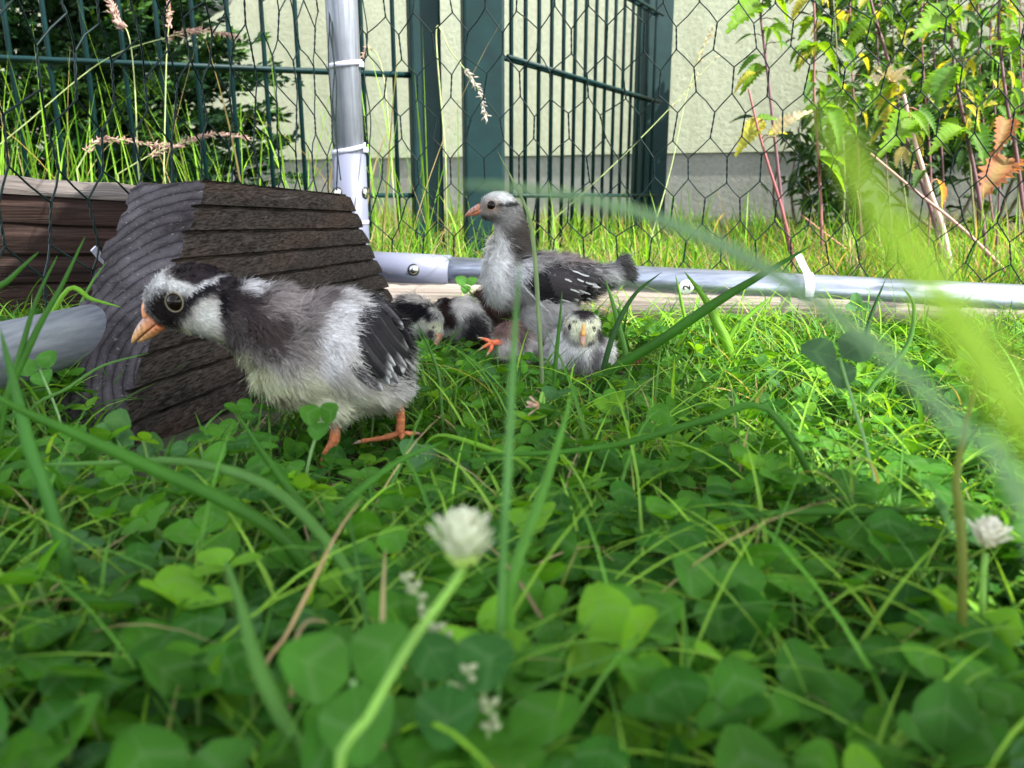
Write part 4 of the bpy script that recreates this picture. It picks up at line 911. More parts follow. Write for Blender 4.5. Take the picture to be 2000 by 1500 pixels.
# ---------------------------------------------------------------- chicks
def soft(r, s): x = np.clip((1 + s - r) / (2 * s), 0, 1); return x * x * (3 - 2 * x)
class Chick:
    def __init__(s, label, Y, foot, scale_d, group='young chicks'):
        s.Y = Y; o = on_y(foot[0], foot[1], Y); s.o = np.array([o.x, o.y, o.z]); s.s = scale_d / FPX
        s.t = empty('chick', (o.x, o.y, max(0.0, o.z)), label, 'chick', group)
    def P(s, px, py, yo=0): v = on_y(px, py, s.Y); return np.array([v.x, v.y + yo * s.s, v.z])
    def inv(s, W):       # world -> px in the chick's own plane
        d = W - np.array([0, 0, CH]); k = s.Y / W[:, 1] if False else 1.0
        X = W[:, 0]; Z = W[:, 2]; Yp = s.Y
        dd = Yp * CP - (Z - CH) * SP; vv = (Yp * SP + (Z - CH) * CP) / dd; return 1000 + FPX * X / dd, 750 - FPX * vv
    def body(s, ells, voxel=.0016, smooth=6):
        bm = bmesh.new()
        for e in ells:
            px, py, yo, rx, ry, rz = e[:6]; rot = e[6] if len(e) > 6 else 0
            M = Matrix.Translation(Vector(s.P(px, py, yo))) @ Matrix.Rotation(R(rot), 4, 'Y') @ Matrix.Diagonal((rx * s.s, ry * s.s, rz * s.s, 1))
            bmesh.ops.create_icosphere(bm, subdivisions=4, radius=1, matrix=M)
        me = bpy.data.meshes.new('tmp'); bm.to_mesh(me); bm.free(); o = bpy.data.objects.new('tmp', me); COL.objects.link(o)
        m = o.modifiers.new('r', 'REMESH'); m.mode = 'VOXEL'; m.voxel_size = voxel
        m = o.modifiers.new('s', 'SMOOTH'); m.iterations = smooth; m.factor = .8
        bpy.context.view_layer.update(); dg = bpy.context.evaluated_depsgraph_get(); me2 = bpy.data.meshes.new_from_object(o.evaluated_get(dg))
        bpy.data.objects.remove(o); bpy.data.meshes.remove(me)
        n = len(me2.vertices); s.BV = np.empty(n * 3); me2.vertices.foreach_get('co', s.BV); s.BV = s.BV.reshape(-1, 3)
        me2.calc_loop_triangles(); T = np.empty(len(me2.loop_triangles) * 3, np.int32); me2.loop_triangles.foreach_get('vertices', T); s.BT = T.reshape(-1, 3)
        s.BN = np.empty(n * 3); me2.vertex_normals.foreach_get('vector', s.BN) if hasattr(me2, 'vertex_normals') else None; s.BN = s.BN.reshape(-1, 3)
        s.bvh = BVHTree.FromPolygons([tuple(v) for v in s.BV], s.BT.tolist())
    def paint(s, base, spots, nf=260, amp=.35):
        s.base = np.array(base, float); s.spots = spots; s.nf = nf; s.amp = amp
    def color(s, W, jitter=0):
        x, y = s.inv(W); ly = (W[:, 1] - s.Y) / s.s; C = np.tile(s.base, (len(W), 1)); nz = vnoise(W, s.nf) - .5 + .5 * (vnoise(W, s.nf * 3) - .5)
        for sp in s.spots:
            cx, cy, rx, ry, rot, col = sp[:6]; sf = sp[6] if len(sp) > 6 else .25; rgn = sp[7] if len(sp) > 7 else None
            a = R(rot); dx = x - cx; dy = y - cy; u = (dx * math.cos(a) + dy * math.sin(a)) / rx; v = (-dx * math.sin(a) + dy * math.cos(a)) / ry
            al = soft(np.sqrt(u * u + v * v) + nz * s.amp + (np.random.default_rng(1).normal(0, jitter, len(W)) if jitter else 0), sf)
            if rgn is not None: al = al * ((ly > rgn[0]) & (ly < rgn[1]))
            C = C * (1 - al[:, None]) + np.array(col) * al[:, None]
        return C
    def finish(s, nh, hl, flow, bald=(), head=None, lift=.5, width=.00020, seed=1, wing=()):
        C = s.color(s.BV)
        mk('body', s.BV, s.BT, M_skin, s.t, attrs={'Col': C * .8})
        rg = np.random.default_rng(seed); A, B, Cc = (s.BV[s.BT[:, k]] for k in range(3)); ar = np.linalg.norm(np.cross(B - A, Cc - A), axis=1); pr = ar / ar.sum()
        idx = rg.choice(len(s.BT), nh, p=pr); r1 = np.sqrt(rg.random((nh, 1))); r2 = rg.random((nh, 1))
        w0, w1, w2 = 1 - r1, r1 * (1 - r2), r1 * r2; p = A[idx] * w0 + B[idx] * w1 + Cc[idx] * w2
        N = s.BN[s.BT[idx, 0]] * w0 + s.BN[s.BT[idx, 1]] * w1 + s.BN[s.BT[idx, 2]] * w2; N /= np.linalg.norm(N, axis=1)[:, None]
        keep = np.ones(nh, bool)
        for b in bald: keep &= np.linalg.norm(p - s.P(*b[:2], b[2]), axis=1) > b[3] * s.s
        x, y = s.inv(p)
        for (cx, cy, rx, ry, rot) in wing:
            a = R(rot); u = ((x - cx) * math.cos(a) + (y - cy) * math.sin(a)) / rx; v = (-(x - cx) * math.sin(a) + (y - cy) * math.cos(a)) / ry
            keep &= ~((u * u + v * v + rg.normal(0, .12, nh) < 1) & (np.abs(N[:, 1]) > .25))
        p, N = p[keep], N[keep]; n = len(p); x, y = s.inv(p)
        L = np.full(n, hl) * (.55 + .75 * rg.random(n))
        if head is not None:      # (px,py,yo,r, factor)
            dist = np.linalg.norm(p - s.P(head[0], head[1], head[2]), axis=1) / s.s / head[3]; L *= head[4] + (1 - head[4]) * np.clip(dist - .9, 0, 1)
        fl = np.array(flow, float); clump = np.stack([vnoise(p, 170), vnoise(p + .3, 170), vnoise(p + .7, 170)], 1) - .5
        D = fl - N * (N @ fl)[:, None]; D /= np.linalg.norm(D, axis=1)[:, None] + 1e-6
        D = D + N * lift + clump * 1.5 + rg.normal(0, .26, (n, 3)); D /= np.linalg.norm(D, axis=1)[:, None]
        D2 = D + fl * .35 + np.array([0, 0, -.12]) + rg.normal(0, .12, (n, 3)); D2 /= np.linalg.norm(D2, axis=1)[:, None]
        S = np.cross(D, N + rg.normal(0, .25, (n, 3))); S /= np.linalg.norm(S, axis=1)[:, None] + 1e-9
        W = width * (.7 + .6 * rg.random(n))[:, None]; L = L[:, None]
        m_ = p + D * L * .5; e = m_ + D2 * L * .5
        V = np.stack([p - S * W, p + S * W, m_ - S * W * .8, m_ + S * W * .8, e - S * W * .12, e + S * W * .12], 1).reshape(-1, 3)
        F = np.array([[0, 1, 3, 2], [2, 3, 5, 4]]); F = (F[None] + (np.arange(n) * 6)[:, None, None]).reshape(-1, 4)
        col = s.color(p, .12) * (.70 + .60 * rg.random((n, 1))); col = np.clip(col, 0, .9)
        CV = np.repeat(col, 6, 0); tipf = np.tile([1, 1, 1.02, 1.02, 1.12, 1.12], n)[:, None]; CV = CV * tipf
        NN = N * .8 + np.cross(S, D) * np.sign((np.cross(S, D) * N).sum(1))[:, None] * .35; NN /= np.linalg.norm(NN, axis=1)[:, None]
        mk('down', V, F, M_down, s.t, attrs={'Col': CV}, normals=np.repeat(NN, 6, 0))
    def hit(s, px, py, side=-1):
        v = s.P(px, py); o = Vector((v[0], v[1] + side * .3, v[2])); r = s.bvh.ray_cast(o, Vector((0, -side, 0)))
        if r[0] is None: return Vector(v), Vector((0, side, 0))
        return r[0], r[1]
    def hit_view(s, px, py):
        d = ray(px, py).normalized(); r = s.bvh.ray_cast(Vector((0, 0, CH)), d)
        return (r[0], r[1]) if r[0] is not None else (Vector(s.P(px, py)), -d)
    def eye(s, px, py, r, side=-1, ring=(.16, .14, .09), view=False, squash=1.0, depth=.35):
        p, n = s.hit_view(px, py) if view else s.hit(px, py, side)
        if not view and side > 0: pass
        rr = r * s.s; c = p - n * rr * (1 - depth)
        bm = bmesh.new(); Mx = Matrix.Translation(c) @ n.to_track_quat('Z', 'Y').to_matrix().to_4x4() @ Matrix.Diagonal((squash, 1, 1, 1)); bmesh.ops.create_uvsphere(bm, u_segments=24, v_segments=16, radius=rr, matrix=Mx)
        V = [tuple(v.co) for v in bm.verts]; F = [[q.index for q in f.verts] for f in bm.faces]; bm.free(); mk('eye', V, F, M_eye, s.t)
        q = n.to_track_quat('Z', 'Y'); P = [p - n * rr * .05 + q @ Vector((math.cos(k * math.pi / 12) * rr * 1.0 * squash, math.sin(k * math.pi / 12) * rr * 1.0, 0)) for k in range(25)]
        V, F = tube(P, rr * .085, 8, cap=False); mk('eyelid', V, F, M_skin, s.t, attrs={'Col': np.tile([ring], (len(V), 1))})
    def beak(s, base, tip, h, wd_, cu, ct, cl, gape=.10, hook=.25):
        """base, tip (px,py,yo); h, wd_ half height and width in px"""
        b = s.P(*base); t = s.P(*tip); ax = t - b; Ln = np.linalg.norm(ax); ax /= Ln; sd = np.cross(ax, [0, 0, 1]); sd /= np.linalg.norm(sd); u = np.cross(sd, ax)
        for nm, sg in (('upper_beak', 1), ('lower_beak', -1)):
            V = []; C = []; K = 14; n = 12; Lm = 1 if sg > 0 else .86
            for i in range(n):
                f = i / (n - 1); c = b + ax * Ln * f * Lm + u * (-hook * h * s.s * f ** 2.5 if sg > 0 else -(h * .12 + gape * h) * s.s * (.4 + f * .4))
                k = (1 - f ** 1.7) ** .7 + .03
                for j in range(K):
                    a = 2 * math.pi * j / K; y_ = math.cos(a) * wd_ * k; z_ = math.sin(a)
                    z_ = z_ * h * k * (1.0 if (z_ > 0) == (sg > 0) else .12) * (1 if sg > 0 else .55)
                    V.append(c + sd * y_ * s.s + u * z_ * s.s)
                    cc = np.array(cu) * (1 - f) + np.array(ct) * f if sg > 0 else np.array(cl) * (1 - f) + np.array(ct) * f
                    if sg > 0 and math.sin(a) > .55 and .12 < f < .7: cc = cc * .45 + np.array([.30, .27, .29]) * .55
                    C.append(cc * (.9 + .2 * math.sin(i * 3.1 + j)))
            F = [[i * K + j, i * K + (j + 1) % K, (i + 1) * K + (j + 1) % K, (i + 1) * K + j] for i in range(n - 1) for j in range(K)]; F += [list(range(K))[::-1], list(range((n - 1) * K, n * K))]
            mk(nm, V, F, M_horn, s.t, attrs={'Col': np.array(C)})
        for sg in (-1, 1):      # nostril
            c = b + ax * Ln * .35 + u * h * .45 * s.s + sd * sg * wd_ * .62 * s.s; V, F = tube([c - ax * h * .16 * s.s, c + ax * h * .16 * s.s], h * .10 * s.s, 8); mk('nostril', V, F, M_black, s.t)
    def leg(s, pts, r, toes, col=(.50, .17, .07), tr=.72):
        P = spline([s.P(*p) for p in pts], 48); mb = MB(); rad = r * s.s * (1 + .06 * np.sin(np.arange(48) * 1.9) + .05 * np.sin(np.arange(48) * .5)); rad[-1] *= 1.15; V, F = tube(P, rad, 12); C = np.array(col) * (.8 + .4 * vnoise(V, 500)[:, None]); mb.add(V, F, C)
        lg = mb.build('leg', M_horn, s.t)
        for tp in toes:
            Q = spline([P[-1]] + [s.P(*p) for p in tp], 14); rr = r * s.s * tr * np.linspace(1.05, .62, 14) * (1 + .14 * np.sin(np.arange(14) * 1.7)); V, F = tube(Q, rr, 10)
            o = mk('toe', V - 0, F, M_horn, None, attrs={'Col': np.array(col) * (.8 + .4 * vnoise(V, 500)[:, None])}); o.parent = lg; o.matrix_parent_inverse = Matrix.Translation(-Vector(s.t.location))
            e = Q[-1]; d = Q[-1] - Q[-3]; d /= np.linalg.norm(d); V, F = tube([e, e + d * r * s.s * .9 + [0, 0, -.0002], e + d * r * s.s * 1.8 + [0, 0, -.0010]], [r * s.s * .42, r * s.s * .3, r * s.s * .05], 8)
            o = mk('claw', V, F, M_horn, None, attrs={'Col': np.tile([[.35, .25, .18]], (len(V), 1))}); o.parent = lg; o.matrix_parent_inverse = Matrix.Translation(-Vector(s.t.location))
    def wing(s, feathers, side=-1, lift=.0016, name='wing'):
        """feathers: (px,py of root, px,py of tip, width px, colour, tip colour, layer)"""
        mb = MB()
        for (x0, y0, x1, y1, wpx, col, tip, layer) in feathers:
            nu = 9; L = []; Nn = []
            for i in range(nu):
                f = i / (nu - 1); p, n = s.hit(x0 + (x1 - x0) * f, y0 + (y1 - y0) * f, side)
                if (p - Vector(s.P(x0, y0))).length > .2: p = Vector(L[-1]) if L else p
                L.append(np.array(p) + np.array(n) * (lift * (.4 + layer * .42) + .0010 * f)); Nn.append(np.array(n))
            L = np.array(L); Nn = np.array(Nn); Nn[:, 1] += .0; 
            L = spline(L[::2], nu); T = np.gradient(L, axis=0); T /= np.linalg.norm(T, axis=1)[:, None] + 1e-9; S = np.cross(T, Nn); S /= np.linalg.norm(S, axis=1)[:, None] + 1e-9
            t = np.linspace(0, 1, nu); W = wpx * s.s * np.sin(np.pi * np.clip(.12 + .80 * t, 0, 1)) ** .55; W[-1] = wpx * s.s * .25
            V = np.stack([L - S * W[:, None] * .5 - Nn * W[:, None] * .10, L - S * W[:, None] * .25, L, L + S * W[:, None] * .25, L + S * W[:, None] * .5 - Nn * W[:, None] * .10], 1).reshape(-1, 3)
            F = [[i * 5 + q, i * 5 + q + 1, i * 5 + 6 + q, i * 5 + 5 + q] for i in range(nu - 1) for q in range(4)]
            C = np.tile(np.array(col), (len(V), 1)); q = np.repeat(np.clip((t - .80) / .12, 0, 1), 5)[:, None]; qq = q * np.tile([1, .85, .35, .15, .6], nu)[:, None] * (.55 + .45 * vnoise(V, 900)[:, None]); C = C * (1 - qq) + np.array(tip) * qq; C[0::5] += .035; C[4::5] += .02
            shaft = np.zeros(len(V), bool); shaft[2::5] = True; C[shaft] = C[shaft] * .8 + .006
            mb.add(V, F, C)
        return mb.build(name, M_feather, s.t)
BK, WH, GY, CRM = (.016, .014, .017), (.70, .70, .69), (.34, .315, .31), (.60, .60, .45)
BG_ = (.13, .105, .105)

# -- nearest chick
c = Chick('largest, nearest chick, with black cap and eye mask, leaning left past the wood block', .425, (680, 900), .42, 'young black, grey and white chicks')
c.body([(385, 584, 0, 88, 58, 68, 10), (335, 590, 0, 48, 44, 48, 0), (425, 612, 0, 62, 56, 52, 10), (480, 618, 0, 74, 58, 68, 20), (545, 648, 0, 92, 74, 86, 25), (600, 690, 0, 110, 90, 100, 20),
        (660, 675, 8, 118, 96, 105, 10), (700, 690, 8, 100, 98, 100, 0), (738, 700, 8, 62, 80, 84, 0), (570, 735, 0, 75, 68, 50, 20), (650, 780, -28, 40, 34, 34, 0), (735, 765, 40, 46, 34, 40, 0), (722, 742, 8, 74, 74, 56, 0)])
c.paint((.54, .51, .48), [
    (590, 775, 190, 62, 10, (.66, .66, .50), .35), (500, 720, 120, 42, 38, (.70, .71, .50), .3), (430, 672, 90, 26, 28, (.56, .58, .38), .3),
    (535, 618, 100, 62, 20, (.075, .058, .058), .45), (590, 585, 55, 26, 5, (.32, .28, .27), .4), (625, 630, 36, 40, 0, (.26, .23, .22), .5),
    (430, 538, 84, 38, 18, (.035, .028, .032), .35), (478, 590, 34, 54, 0, (.035, .028, .030), .4), (470, 640, 26, 40, 20, (.10, .085, .085), .4),
    (312, 566, 42, 42, 0, (.66, .66, .66), .35), (352, 551, 50, 11, 12, WH, .35), (415, 522, 90, 24, 14, (.035, .028, .032), .35), (372, 520, 40, 18, -10, (.04, .033, .036), .4), (415, 553, 26, 8, -30, (.62, .62, .64), .4), (498, 557, 26, 13, 15, (.60, .59, .60), .4),
    (345, 598, 48, 38, 0, (.022, .018, .018), .34), (408, 570, 44, 11, -38, BK, .25), (424, 610, 21, 30, -12, (.58, .58, .55), .5), (408, 640, 34, 22, 20, (.55, .55, .50), .35), (452, 590, 10, 30, -15, BK, .3),
    (700, 560, 60, 22, 0, (.62, .60, .60), .5), (668, 640, 28, 70, 8, (.66, .65, .66), .4), (640, 585, 14, 30, 30, (.20, .175, .175), .5), (725, 612, 44, 30, 0, (.55, .54, .55), .5),
    (805, 720, 34, 70, 0, (.62, .61, .60), .4), (755, 662, 44, 76, -14, (.02, .018, .02), .2), (560, 758, 16, 10, 0, (.30, .25, .16), .5)], nf=300, amp=.45)
c.finish(70000, .0088, (.92, 0, -.38), bald=[(363, 583, -50, 24), (285, 625, 0, 24)], head=(370, 585, 0, 90, .34), lift=.55, seed=3, wing=[(755, 662, 47, 80, -14)])
c.eye(363, 583, 18.5, -1, depth=.50); c.eye(363, 583, 19, 1, depth=.50)
c.beak((312, 628, 0), (254, 668, 0), 25, 22, (.44, .17, .09), (.60, .36, .14), (.46, .16, .07), .3, .22)
V, F = tube(spline([c.P(292, 568, -4), c.P(288, 585, -5), c.P(287, 602, -6), c.P(291, 618, -6)], 10), np.linspace(3, 10, 10) * c.s, 10); mk('cere', V, F, M_horn, c.t, attrs={'Col': np.tile([[.60, .24, .10]], (len(V), 1))})
D_ = (.009, .008, .0095); DL = (.03, .028, .03)
fs = []
for k in range(8):  # fine white coverts in front
    fs.append((668 + k * 2, 600 + k * 16, 712 + k * 3, 618 + k * 15, 20, (.62, .62, .64), (.7, .7, .7), 0))
for k in range(7): fs.append((700 + k * 4, 588 + k * 17, 760 + k * 2, 628 + k * 14, 25, D_, (.03, .03, .03), 1 + .15 * k))
for k in range(6): fs.append((728 - k * 3, 575 + k * 10, 806 - k * 6, 672 + k * 12, 27, D_, (.45, .44, .45) if k % 2 else D_, 2 + .2 * k))
for k in range(4): fs.append((712 + k * 5, 615 + k * 17, 772 - k * 3, 700 + k * 10, 20, DL if k == 2 else D_, (.60, .60, .60), 3.3 + .1 * k))
fs.append((705, 690, 752, 742, 24, (.05, .045, .05), (.6, .6, .58), 3.4)); fs.append((740, 590, 790, 640, 20, (.04, .035, .04), (.6, .6, .6), 3.9))
c.wing(fs, -1, .0017); c.wing([(x0, y0, x1, y1, w_, a_, b_, l_) for x0, y0, x1, y1, w_, a_, b_, l_ in fs], 1, .0017)
c.leg([(660, 800, -28), (660, 845, -30), (645, 880, -32), (636, 905, -34)], 10.5, [[(622, 925, -50), (600, 948, -62)], [(642, 928, -48), (660, 925, -66)], [(625, 918, -30), (612, 935, -10)], [(650, 915, -20), (668, 918, -8)]])
c.leg([(768, 775, 32), (775, 800, 34), (778, 830, 34), (776, 855, 34)], 9.5, [[(745, 862, 26), (702, 866, 14)], [(785, 862, 16), (792, 876, -8)], [(760, 866, 40), (735, 872, 50)], [(795, 860, 45), (805, 862, 55)]])

# -- standing chick behind
c = Chick('taller chick standing upright in profile with grey head, white breast and speckled black wing', .70, (1040, 690), .69, 'young black, grey and white chicks')
c.body([(973, 404, 0, 34, 26, 29, 0), (955, 410, 0, 20, 18, 19, 10), (990, 425, 0, 28, 26, 34, 0), (996, 455, 0, 30, 29, 42, 0), (995, 492, 0, 38, 36, 46, 0), (988, 535, 0, 40, 44, 62, 0), (1030, 545, 0, 62, 52, 50, 10),
        (1085, 545, 0, 72, 54, 48, 6), (1072, 592, 0, 56, 44, 42, 0), (1132, 547, 0, 44, 42, 38, 12), (1172, 540, 0, 24, 20, 20, -10), (1045, 615, -16, 30, 24, 42, 0), (1075, 620, 18, 32, 24, 40, 0), (1198, 534, 0, 20, 12, 15, -30), (1216, 522, 0, 17, 13, 22, -15)], voxel=.0022)
c.paint((.36, .345, .34), [
    (1014, 462, 32, 60, -10, (.075, .065, .058), .5), (960, 520, 30, 88, -4, (.80, .80, .79), .3), (960, 452, 16, 34, 0, (.66, .65, .62), .4),
    (973, 388, 36, 20, 8, (.70, .70, .69), .4), (985, 420, 26, 20, 0, (.24, .23, .22), .4), (956, 424, 20, 8, 10, (.14, .13, .12), .5), (958, 402, 17, 14, 0, (.34, .27, .23), .5), (995, 398, 24, 5, -8, (.03, .03, .03), .5),
    (1010, 530, 26, 24, 0, (.60, .60, .62), .5), (1120, 503, 60, 14, 6, (.30, .255, .24), .4), (1222, 525, 24, 30, 0, (.08, .075, .075), .5), (1190, 545, 14, 20, 0, (.55, .55, .55), .5),
    (1100, 553, 78, 34, 4, (.02, .018, .02), .2), (1060, 625, 56, 46, 0, (.48, .47, .46), .5)], nf=300, amp=.6)
c.finish(56000, .0105, (.80, 0, -.45), bald=[(959, 400, -20, 8.5), (938, 412, 0, 9)], head=(972, 405, 0, 36, .30), lift=.48, width=.00024, seed=5, wing=[(1095, 552, 82, 36, 5)])
c.eye(960, 400, 9.4, -1, ring=(.30, .18, .12), depth=.6); c.eye(960, 400, 8.6, 1, depth=.5)
c.beak((941, 409, 0), (905, 421, 0), 12, 9, (.42, .17, .09), (.26, .12, .08), (.60, .20, .08), .15, .35)
fs = []
for k in range(7): fs.append((1012 + k * 9, 506 + k * 2, 1064 + k * 12, 520 + k * 5, 17, (.62, .63, .67), (.72, .72, .74), .1 * k))
for k in range(7): fs.append((1020 + k * 4, 518 + k * 9, 1082 + k * 3, 534 + k * 8, 19, D_, (.5, .5, .5) if k % 3 == 0 else D_, 1 + .1 * k))
for k in range(8): fs.append((1060 + k * 3, 514 + k * 7, 1165 - k * 6, 530 + k * 7, 17, (.035, .030, .033), (.55, .53, .53) if k % 2 else (.04, .04, .04), 1.9 + .12 * k))
for k in range(5): fs.append((1080 + k * 9, 512 + k * 6, 1176 - k * 4, 524 + k * 8, 12, (.022, .02, .022), (.6, .6, .6) if k in (1, 4) else (.05, .05, .05), 3.0 + .1 * k))
for k in range(9): fs.append((1018 + k * 4, 545 + k * 5, 1030 + k * 5, 560 + k * 5, 3.2, (.50, .50, .50), (.6, .6, .6), 3.6))
for xx, yy, ll in ((1112, 528, 20), (1128, 533, 16), (1120, 541, 14), (1138, 546, 14), (1108, 556, 16), (1132, 560, 14), (1092, 574, 16), (1150, 552, 12), (1098, 540, 12), (1142, 572, 12)): fs.append((xx, yy, xx + ll, yy + ll * .35, 3.4, (.42, .42, .42), (.6, .6, .6), 4.4))
fs.append((1010, 508, 1060, 500, 6, BK, BK, 3))
c.wing(fs, -1, .0018); c.wing(fs, 1, .0018)
c.leg([(1045, 640, -16), (1043, 665, -18), (1042, 690, -18)], 6, [[(1022, 694, -24), (1005, 696, -30)], [(1040, 696, -35), (1036, 700, -45)], [(1055, 694, -20), (1066, 696, -16)]])
c.leg([(1078, 640, 18), (1080, 665, 18), (1080, 690, 18)], 6, [[(1060, 694, 12), (1045, 696, 8)], [(1078, 696, 0), (1074, 700, -8)], [(1092, 694, 20), (1102, 696, 24)]])
# tail feathers
mbt = MB(); rg = np.random.default_rng(3)
for k in range(34):
    a0 = c.P(1190 + rg.uniform(-8, 8), 535 + rg.uniform(-10, 12), rg.uniform(-14, 14)); a1 = c.P(1226 + rg.uniform(-12, 12), 520 + rg.uniform(-22, 26), rg.uniform(-16, 16)); a1 = a1 + np.array([.001, 0, .004]); P = spline([a0, (a0 + a1) / 2 + [0, 0, .001], a1], 6)
    V, F = tube(P, np.array([.0006, .0012, .0017, .0016, .0012, .0004]), 6, sx=.3); mbt.add(V, F, np.array([.06, .055, .055]) if rg.random() < .7 else np.array([.4, .4, .4]))
mbt.build('tail', M_feather, c.t)

# -- small chick facing the camera
c = Chick('small fluffy chick facing the camera with cream face and orange beak stripe', .645, (1140, 725), .62, 'young black, grey and white chicks')
c.body([(1136, 640, -8, 37, 32, 35, 0), (1136, 656, -10, 30, 26, 22, 0), (1142, 690, 8, 50, 46, 44, 0), (1110, 690, 20, 42, 44, 46, 0), (1165, 695, 20, 34, 40, 36, 0), (1135, 660, 5, 32, 30, 36, 0)], voxel=.0018)
c.paint((.78, .77, .74), [
    (1136, 640, 34, 30, 0, (.76, .77, .58), .25), (1140, 609, 20, 11, 0, (.06, .05, .055), .35), (1122, 622, 4, 2, 0, (.08, .07, .06), .5), (1150, 622, 4, 2, 0, (.08, .07, .06), .5),
    (1106, 650, 6, 16, 0, (.30, .28, .26), .5), (1172, 650, 8, 20, 0, (.12, .11, .11), .5), (1120, 662, 10, 5, 30, (.10, .09, .08), .5), (1152, 662, 10, 5, -30, (.10, .09, .08), .5), (1160, 690, 12, 22, 0, (.20, .19, .19), .5), (1100, 680, 30, 30, 0, (.66, .65, .64), .5), (1128, 705, 14, 20, 0, (.28, .27, .27), .6)], nf=200, amp=.3)
c.finish(26000, .0075, (0, -.25, -.9), bald=[(1134, 645, -42, 10), (1113, 638, -32, 8), (1161, 642, -32, 8)], head=(1136, 640, -8, 36, .42), lift=.6, width=.00023, seed=7)
c.eye(1113, 638, 6.4, view=True, squash=.8, ring=(.1, .08, .06), depth=.6); c.eye(1160, 642, 6.4, view=True, squash=.8, ring=(.1, .08, .06), depth=.6)
c.beak((1135, 648, -34), (1134, 668, -56), 8.5, 7, (.62, .30, .12), (.50, .26, .18), (.35, .2, .15), .2, .2)
V, F = tube(spline([c.P(1137, 626, -38), c.P(1136, 636, -41), c.P(1135, 648, -42)], 8), np.linspace(2, 6, 8) * c.s, 10); mk('cere', V, F, M_horn, c.t, attrs={'Col': np.tile([[.66, .33, .10]], (len(V), 1))})
c.leg([(1125, 715, 0), (1124, 728, -4), (1123, 738, -6)], 4, [[(1115, 742, -14), (1108, 744, -22)], [(1130, 742, -18), (1132, 744, -26)]])
c.leg([(1158, 715, 0), (1158, 728, -4), (1158, 738, -6)], 4, [[(1150, 742, -14), (1144, 744, -22)], [(1164, 742, -18), (1166, 744, -26)]])

# -- small chick pecking, between the big ones
c = Chick('small black and white chick with its head lowered, pecking right behind the nearest chick', .745, (830, 690), .735, 'young black, grey and white chicks')
c.body([(806, 620, 6, 46, 36, 42, 0), (780, 640, 10, 40, 34, 40, 0), (842, 625, -14, 25, 22, 26, 20), (852, 645, -20, 17, 16, 17, 0)], voxel=.0019)
c.paint((.58, .57, .54), [(812, 590, 50, 12, 8, (.62, .58, .54), .4), (808, 606, 46, 20, 12, BK, .2), (836, 612, 14, 18, -20, BK, .25), (828, 632, 14, 16, 30, (.60, .60, .52), .4), (852, 634, 14, 12, 0, (.62, .62, .46), .3), (846, 645, 7, 9, 0, (.06, .05, .05), .4), (800, 650, 34, 22, 0, (.5, .5, .5), .4), (790, 625, 14, 10, 0, (.5, .5, .48), .5)], nf=160, amp=.35)
c.finish(20000, .0080, (-.6, -.1, -.5), bald=[(860, 652, -30, 7)], head=(850, 640, -18, 26, .4), lift=.5, width=.00024, seed=9)
c.eye(846, 640, 4.2, view=True); c.beak((860, 648, -30), (852, 674, -44), 8, 7, (.60, .24, .12), (.55, .28, .2), (.5, .2, .12), .3)
c.leg([(800, 665, 0), (800, 680, 0), (800, 692, 0)], 4, [[(812, 694, -6), (820, 695, -10)], [(805, 696, -10), (806, 698, -16)]])
# -- second of the huddle
c = Chick('small dark-striped chick with white back seen from the side, left of the standing chick', .775, (890, 680), .765, 'young black, grey and white chicks')
c.body([(900, 625, 4, 44, 36, 44, 10), (928, 640, 6, 26, 30, 34, 0), (868, 612, -2, 25, 24, 30, 0), (866, 636, -6, 20, 20, 24, 0)], voxel=.0020)
c.paint((.50, .49, .47), [(874, 605, 22, 38, -10, (.035, .022, .022), .22), (905, 590, 22, 26, 20, (.62, .60, .57), .3), (928, 610, 18, 22, 20, (.55, .54, .52), .4), (925, 642, 26, 36, -5, (.05, .045, .048), .25), (878, 650, 14, 14, 0, (.42, .41, .38), .4)], nf=160, amp=.35)
c.finish(20000, .0080, (.6, -.1, -.6), head=(868, 620, 0, 28, .5), lift=.5, width=.00024, seed=10)
c.eye(862, 618, 4, view=True); c.beak((860, 640, -22), (850, 652, -32), 6, 6, (.5, .22, .12), (.5, .28, .2), (.5, .2, .12))
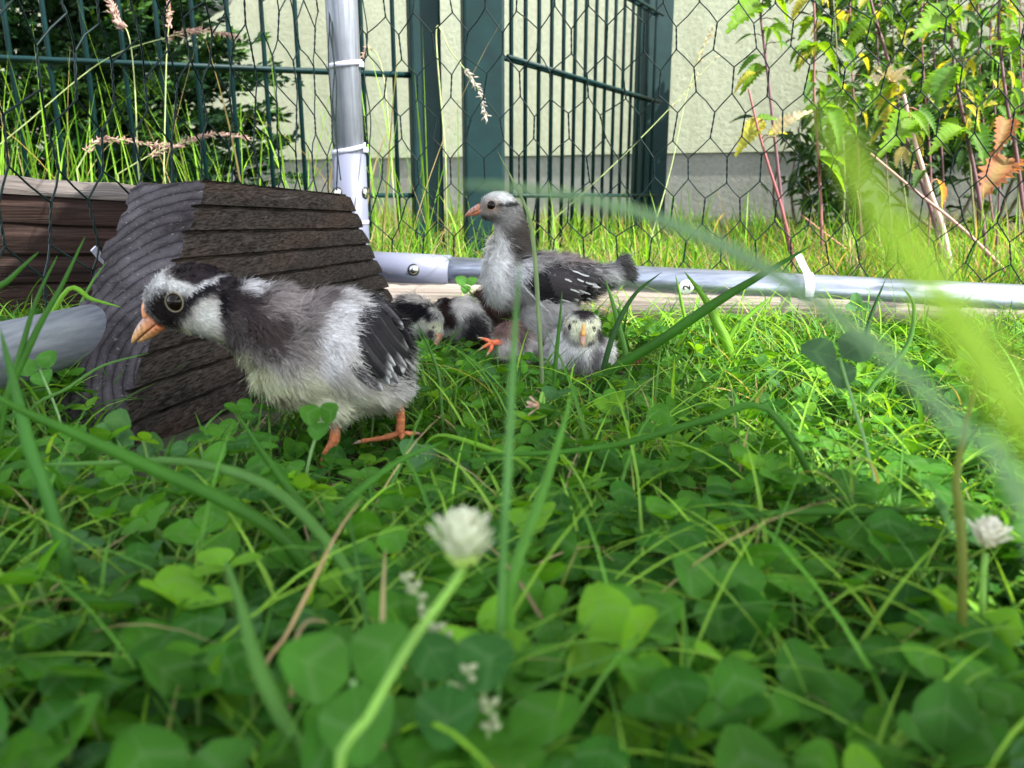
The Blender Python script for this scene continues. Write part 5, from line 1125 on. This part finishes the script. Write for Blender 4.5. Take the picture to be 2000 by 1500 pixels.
c.wing([(905 + k * 3, 610 + k * 8, 936 - k, 640 + k * 8, 12, D_, (.55, .55, .55) if k == 2 else D_, 1 + .3 * k) for k in range(5)], -1, .0016)
c.leg([(895, 665, 0), (895, 680, 0), (895, 690, 0)], 4, [[(884, 692, -6), (876, 693, -8)], [(896, 694, -10), (898, 695, -14)]])
# -- dark one behind the standing chick
c = Chick('small dark brown chick half hidden behind the breast of the standing chick', .80, (950, 670), .80, 'young black, grey and white chicks')
c.body([(955, 610, 0, 44, 36, 42, 10), (985, 625, 0, 36, 32, 36, 0), (925, 602, 0, 24, 22, 26, 0)], voxel=.0022)
c.paint((.06, .038, .032), [(965, 640, 30, 16, 0, (.14, .10, .09), .5), (930, 600, 8, 6, 0, (.3, .26, .22), .5)], nf=160)
c.finish(14000, .0085, (.6, -.1, -.6), lift=.45, width=.00026, seed=11)
c.eye(914, 600, 4, view=True)
c.beak((905, 606, -4), (896, 612, -6), 5, 5, (.5, .22, .12), (.5, .28, .2), (.5, .2, .12))
c.leg([(960, 645, 0), (960, 660, 0), (960, 672, 0)], 4, [[(952, 674, -6), (946, 675, -8)], [(962, 676, -10), (964, 677, -14)]])
# -- pinkish brown one resting under the standing chick
c = Chick('small brown and white chick crouching under the standing chick with an orange foot out', .655, (1005, 690), .65, 'young black, grey and white chicks')
c.body([(997, 662, 0, 27, 30, 34, 0), (1020, 678, 14, 26, 30, 28, 0), (984, 672, -8, 17, 20, 20, 0)], voxel=.0019)
c.paint((.40, .34, .31), [(992, 640, 22, 22, 0, (.30, .20, .18), .4), (985, 672, 22, 18, 0, (.62, .58, .55), .4), (1016, 650, 10, 30, 0, (.16, .12, .11), .4), (1040, 680, 22, 22, 0, (.5, .48, .46), .5)], nf=180)
c.finish(16000, .0075, (.3, -.2, -.7), lift=.55, width=.00023, seed=12)
c.leg([(985, 668, -20), (975, 664, -26), (962, 664, -30)], 6, [[(950, 658, -32), (943, 655, -34)], [(952, 668, -34), (944, 672, -36)], [(960, 674, -36), (956, 680, -38)]], col=(.60, .14, .06))
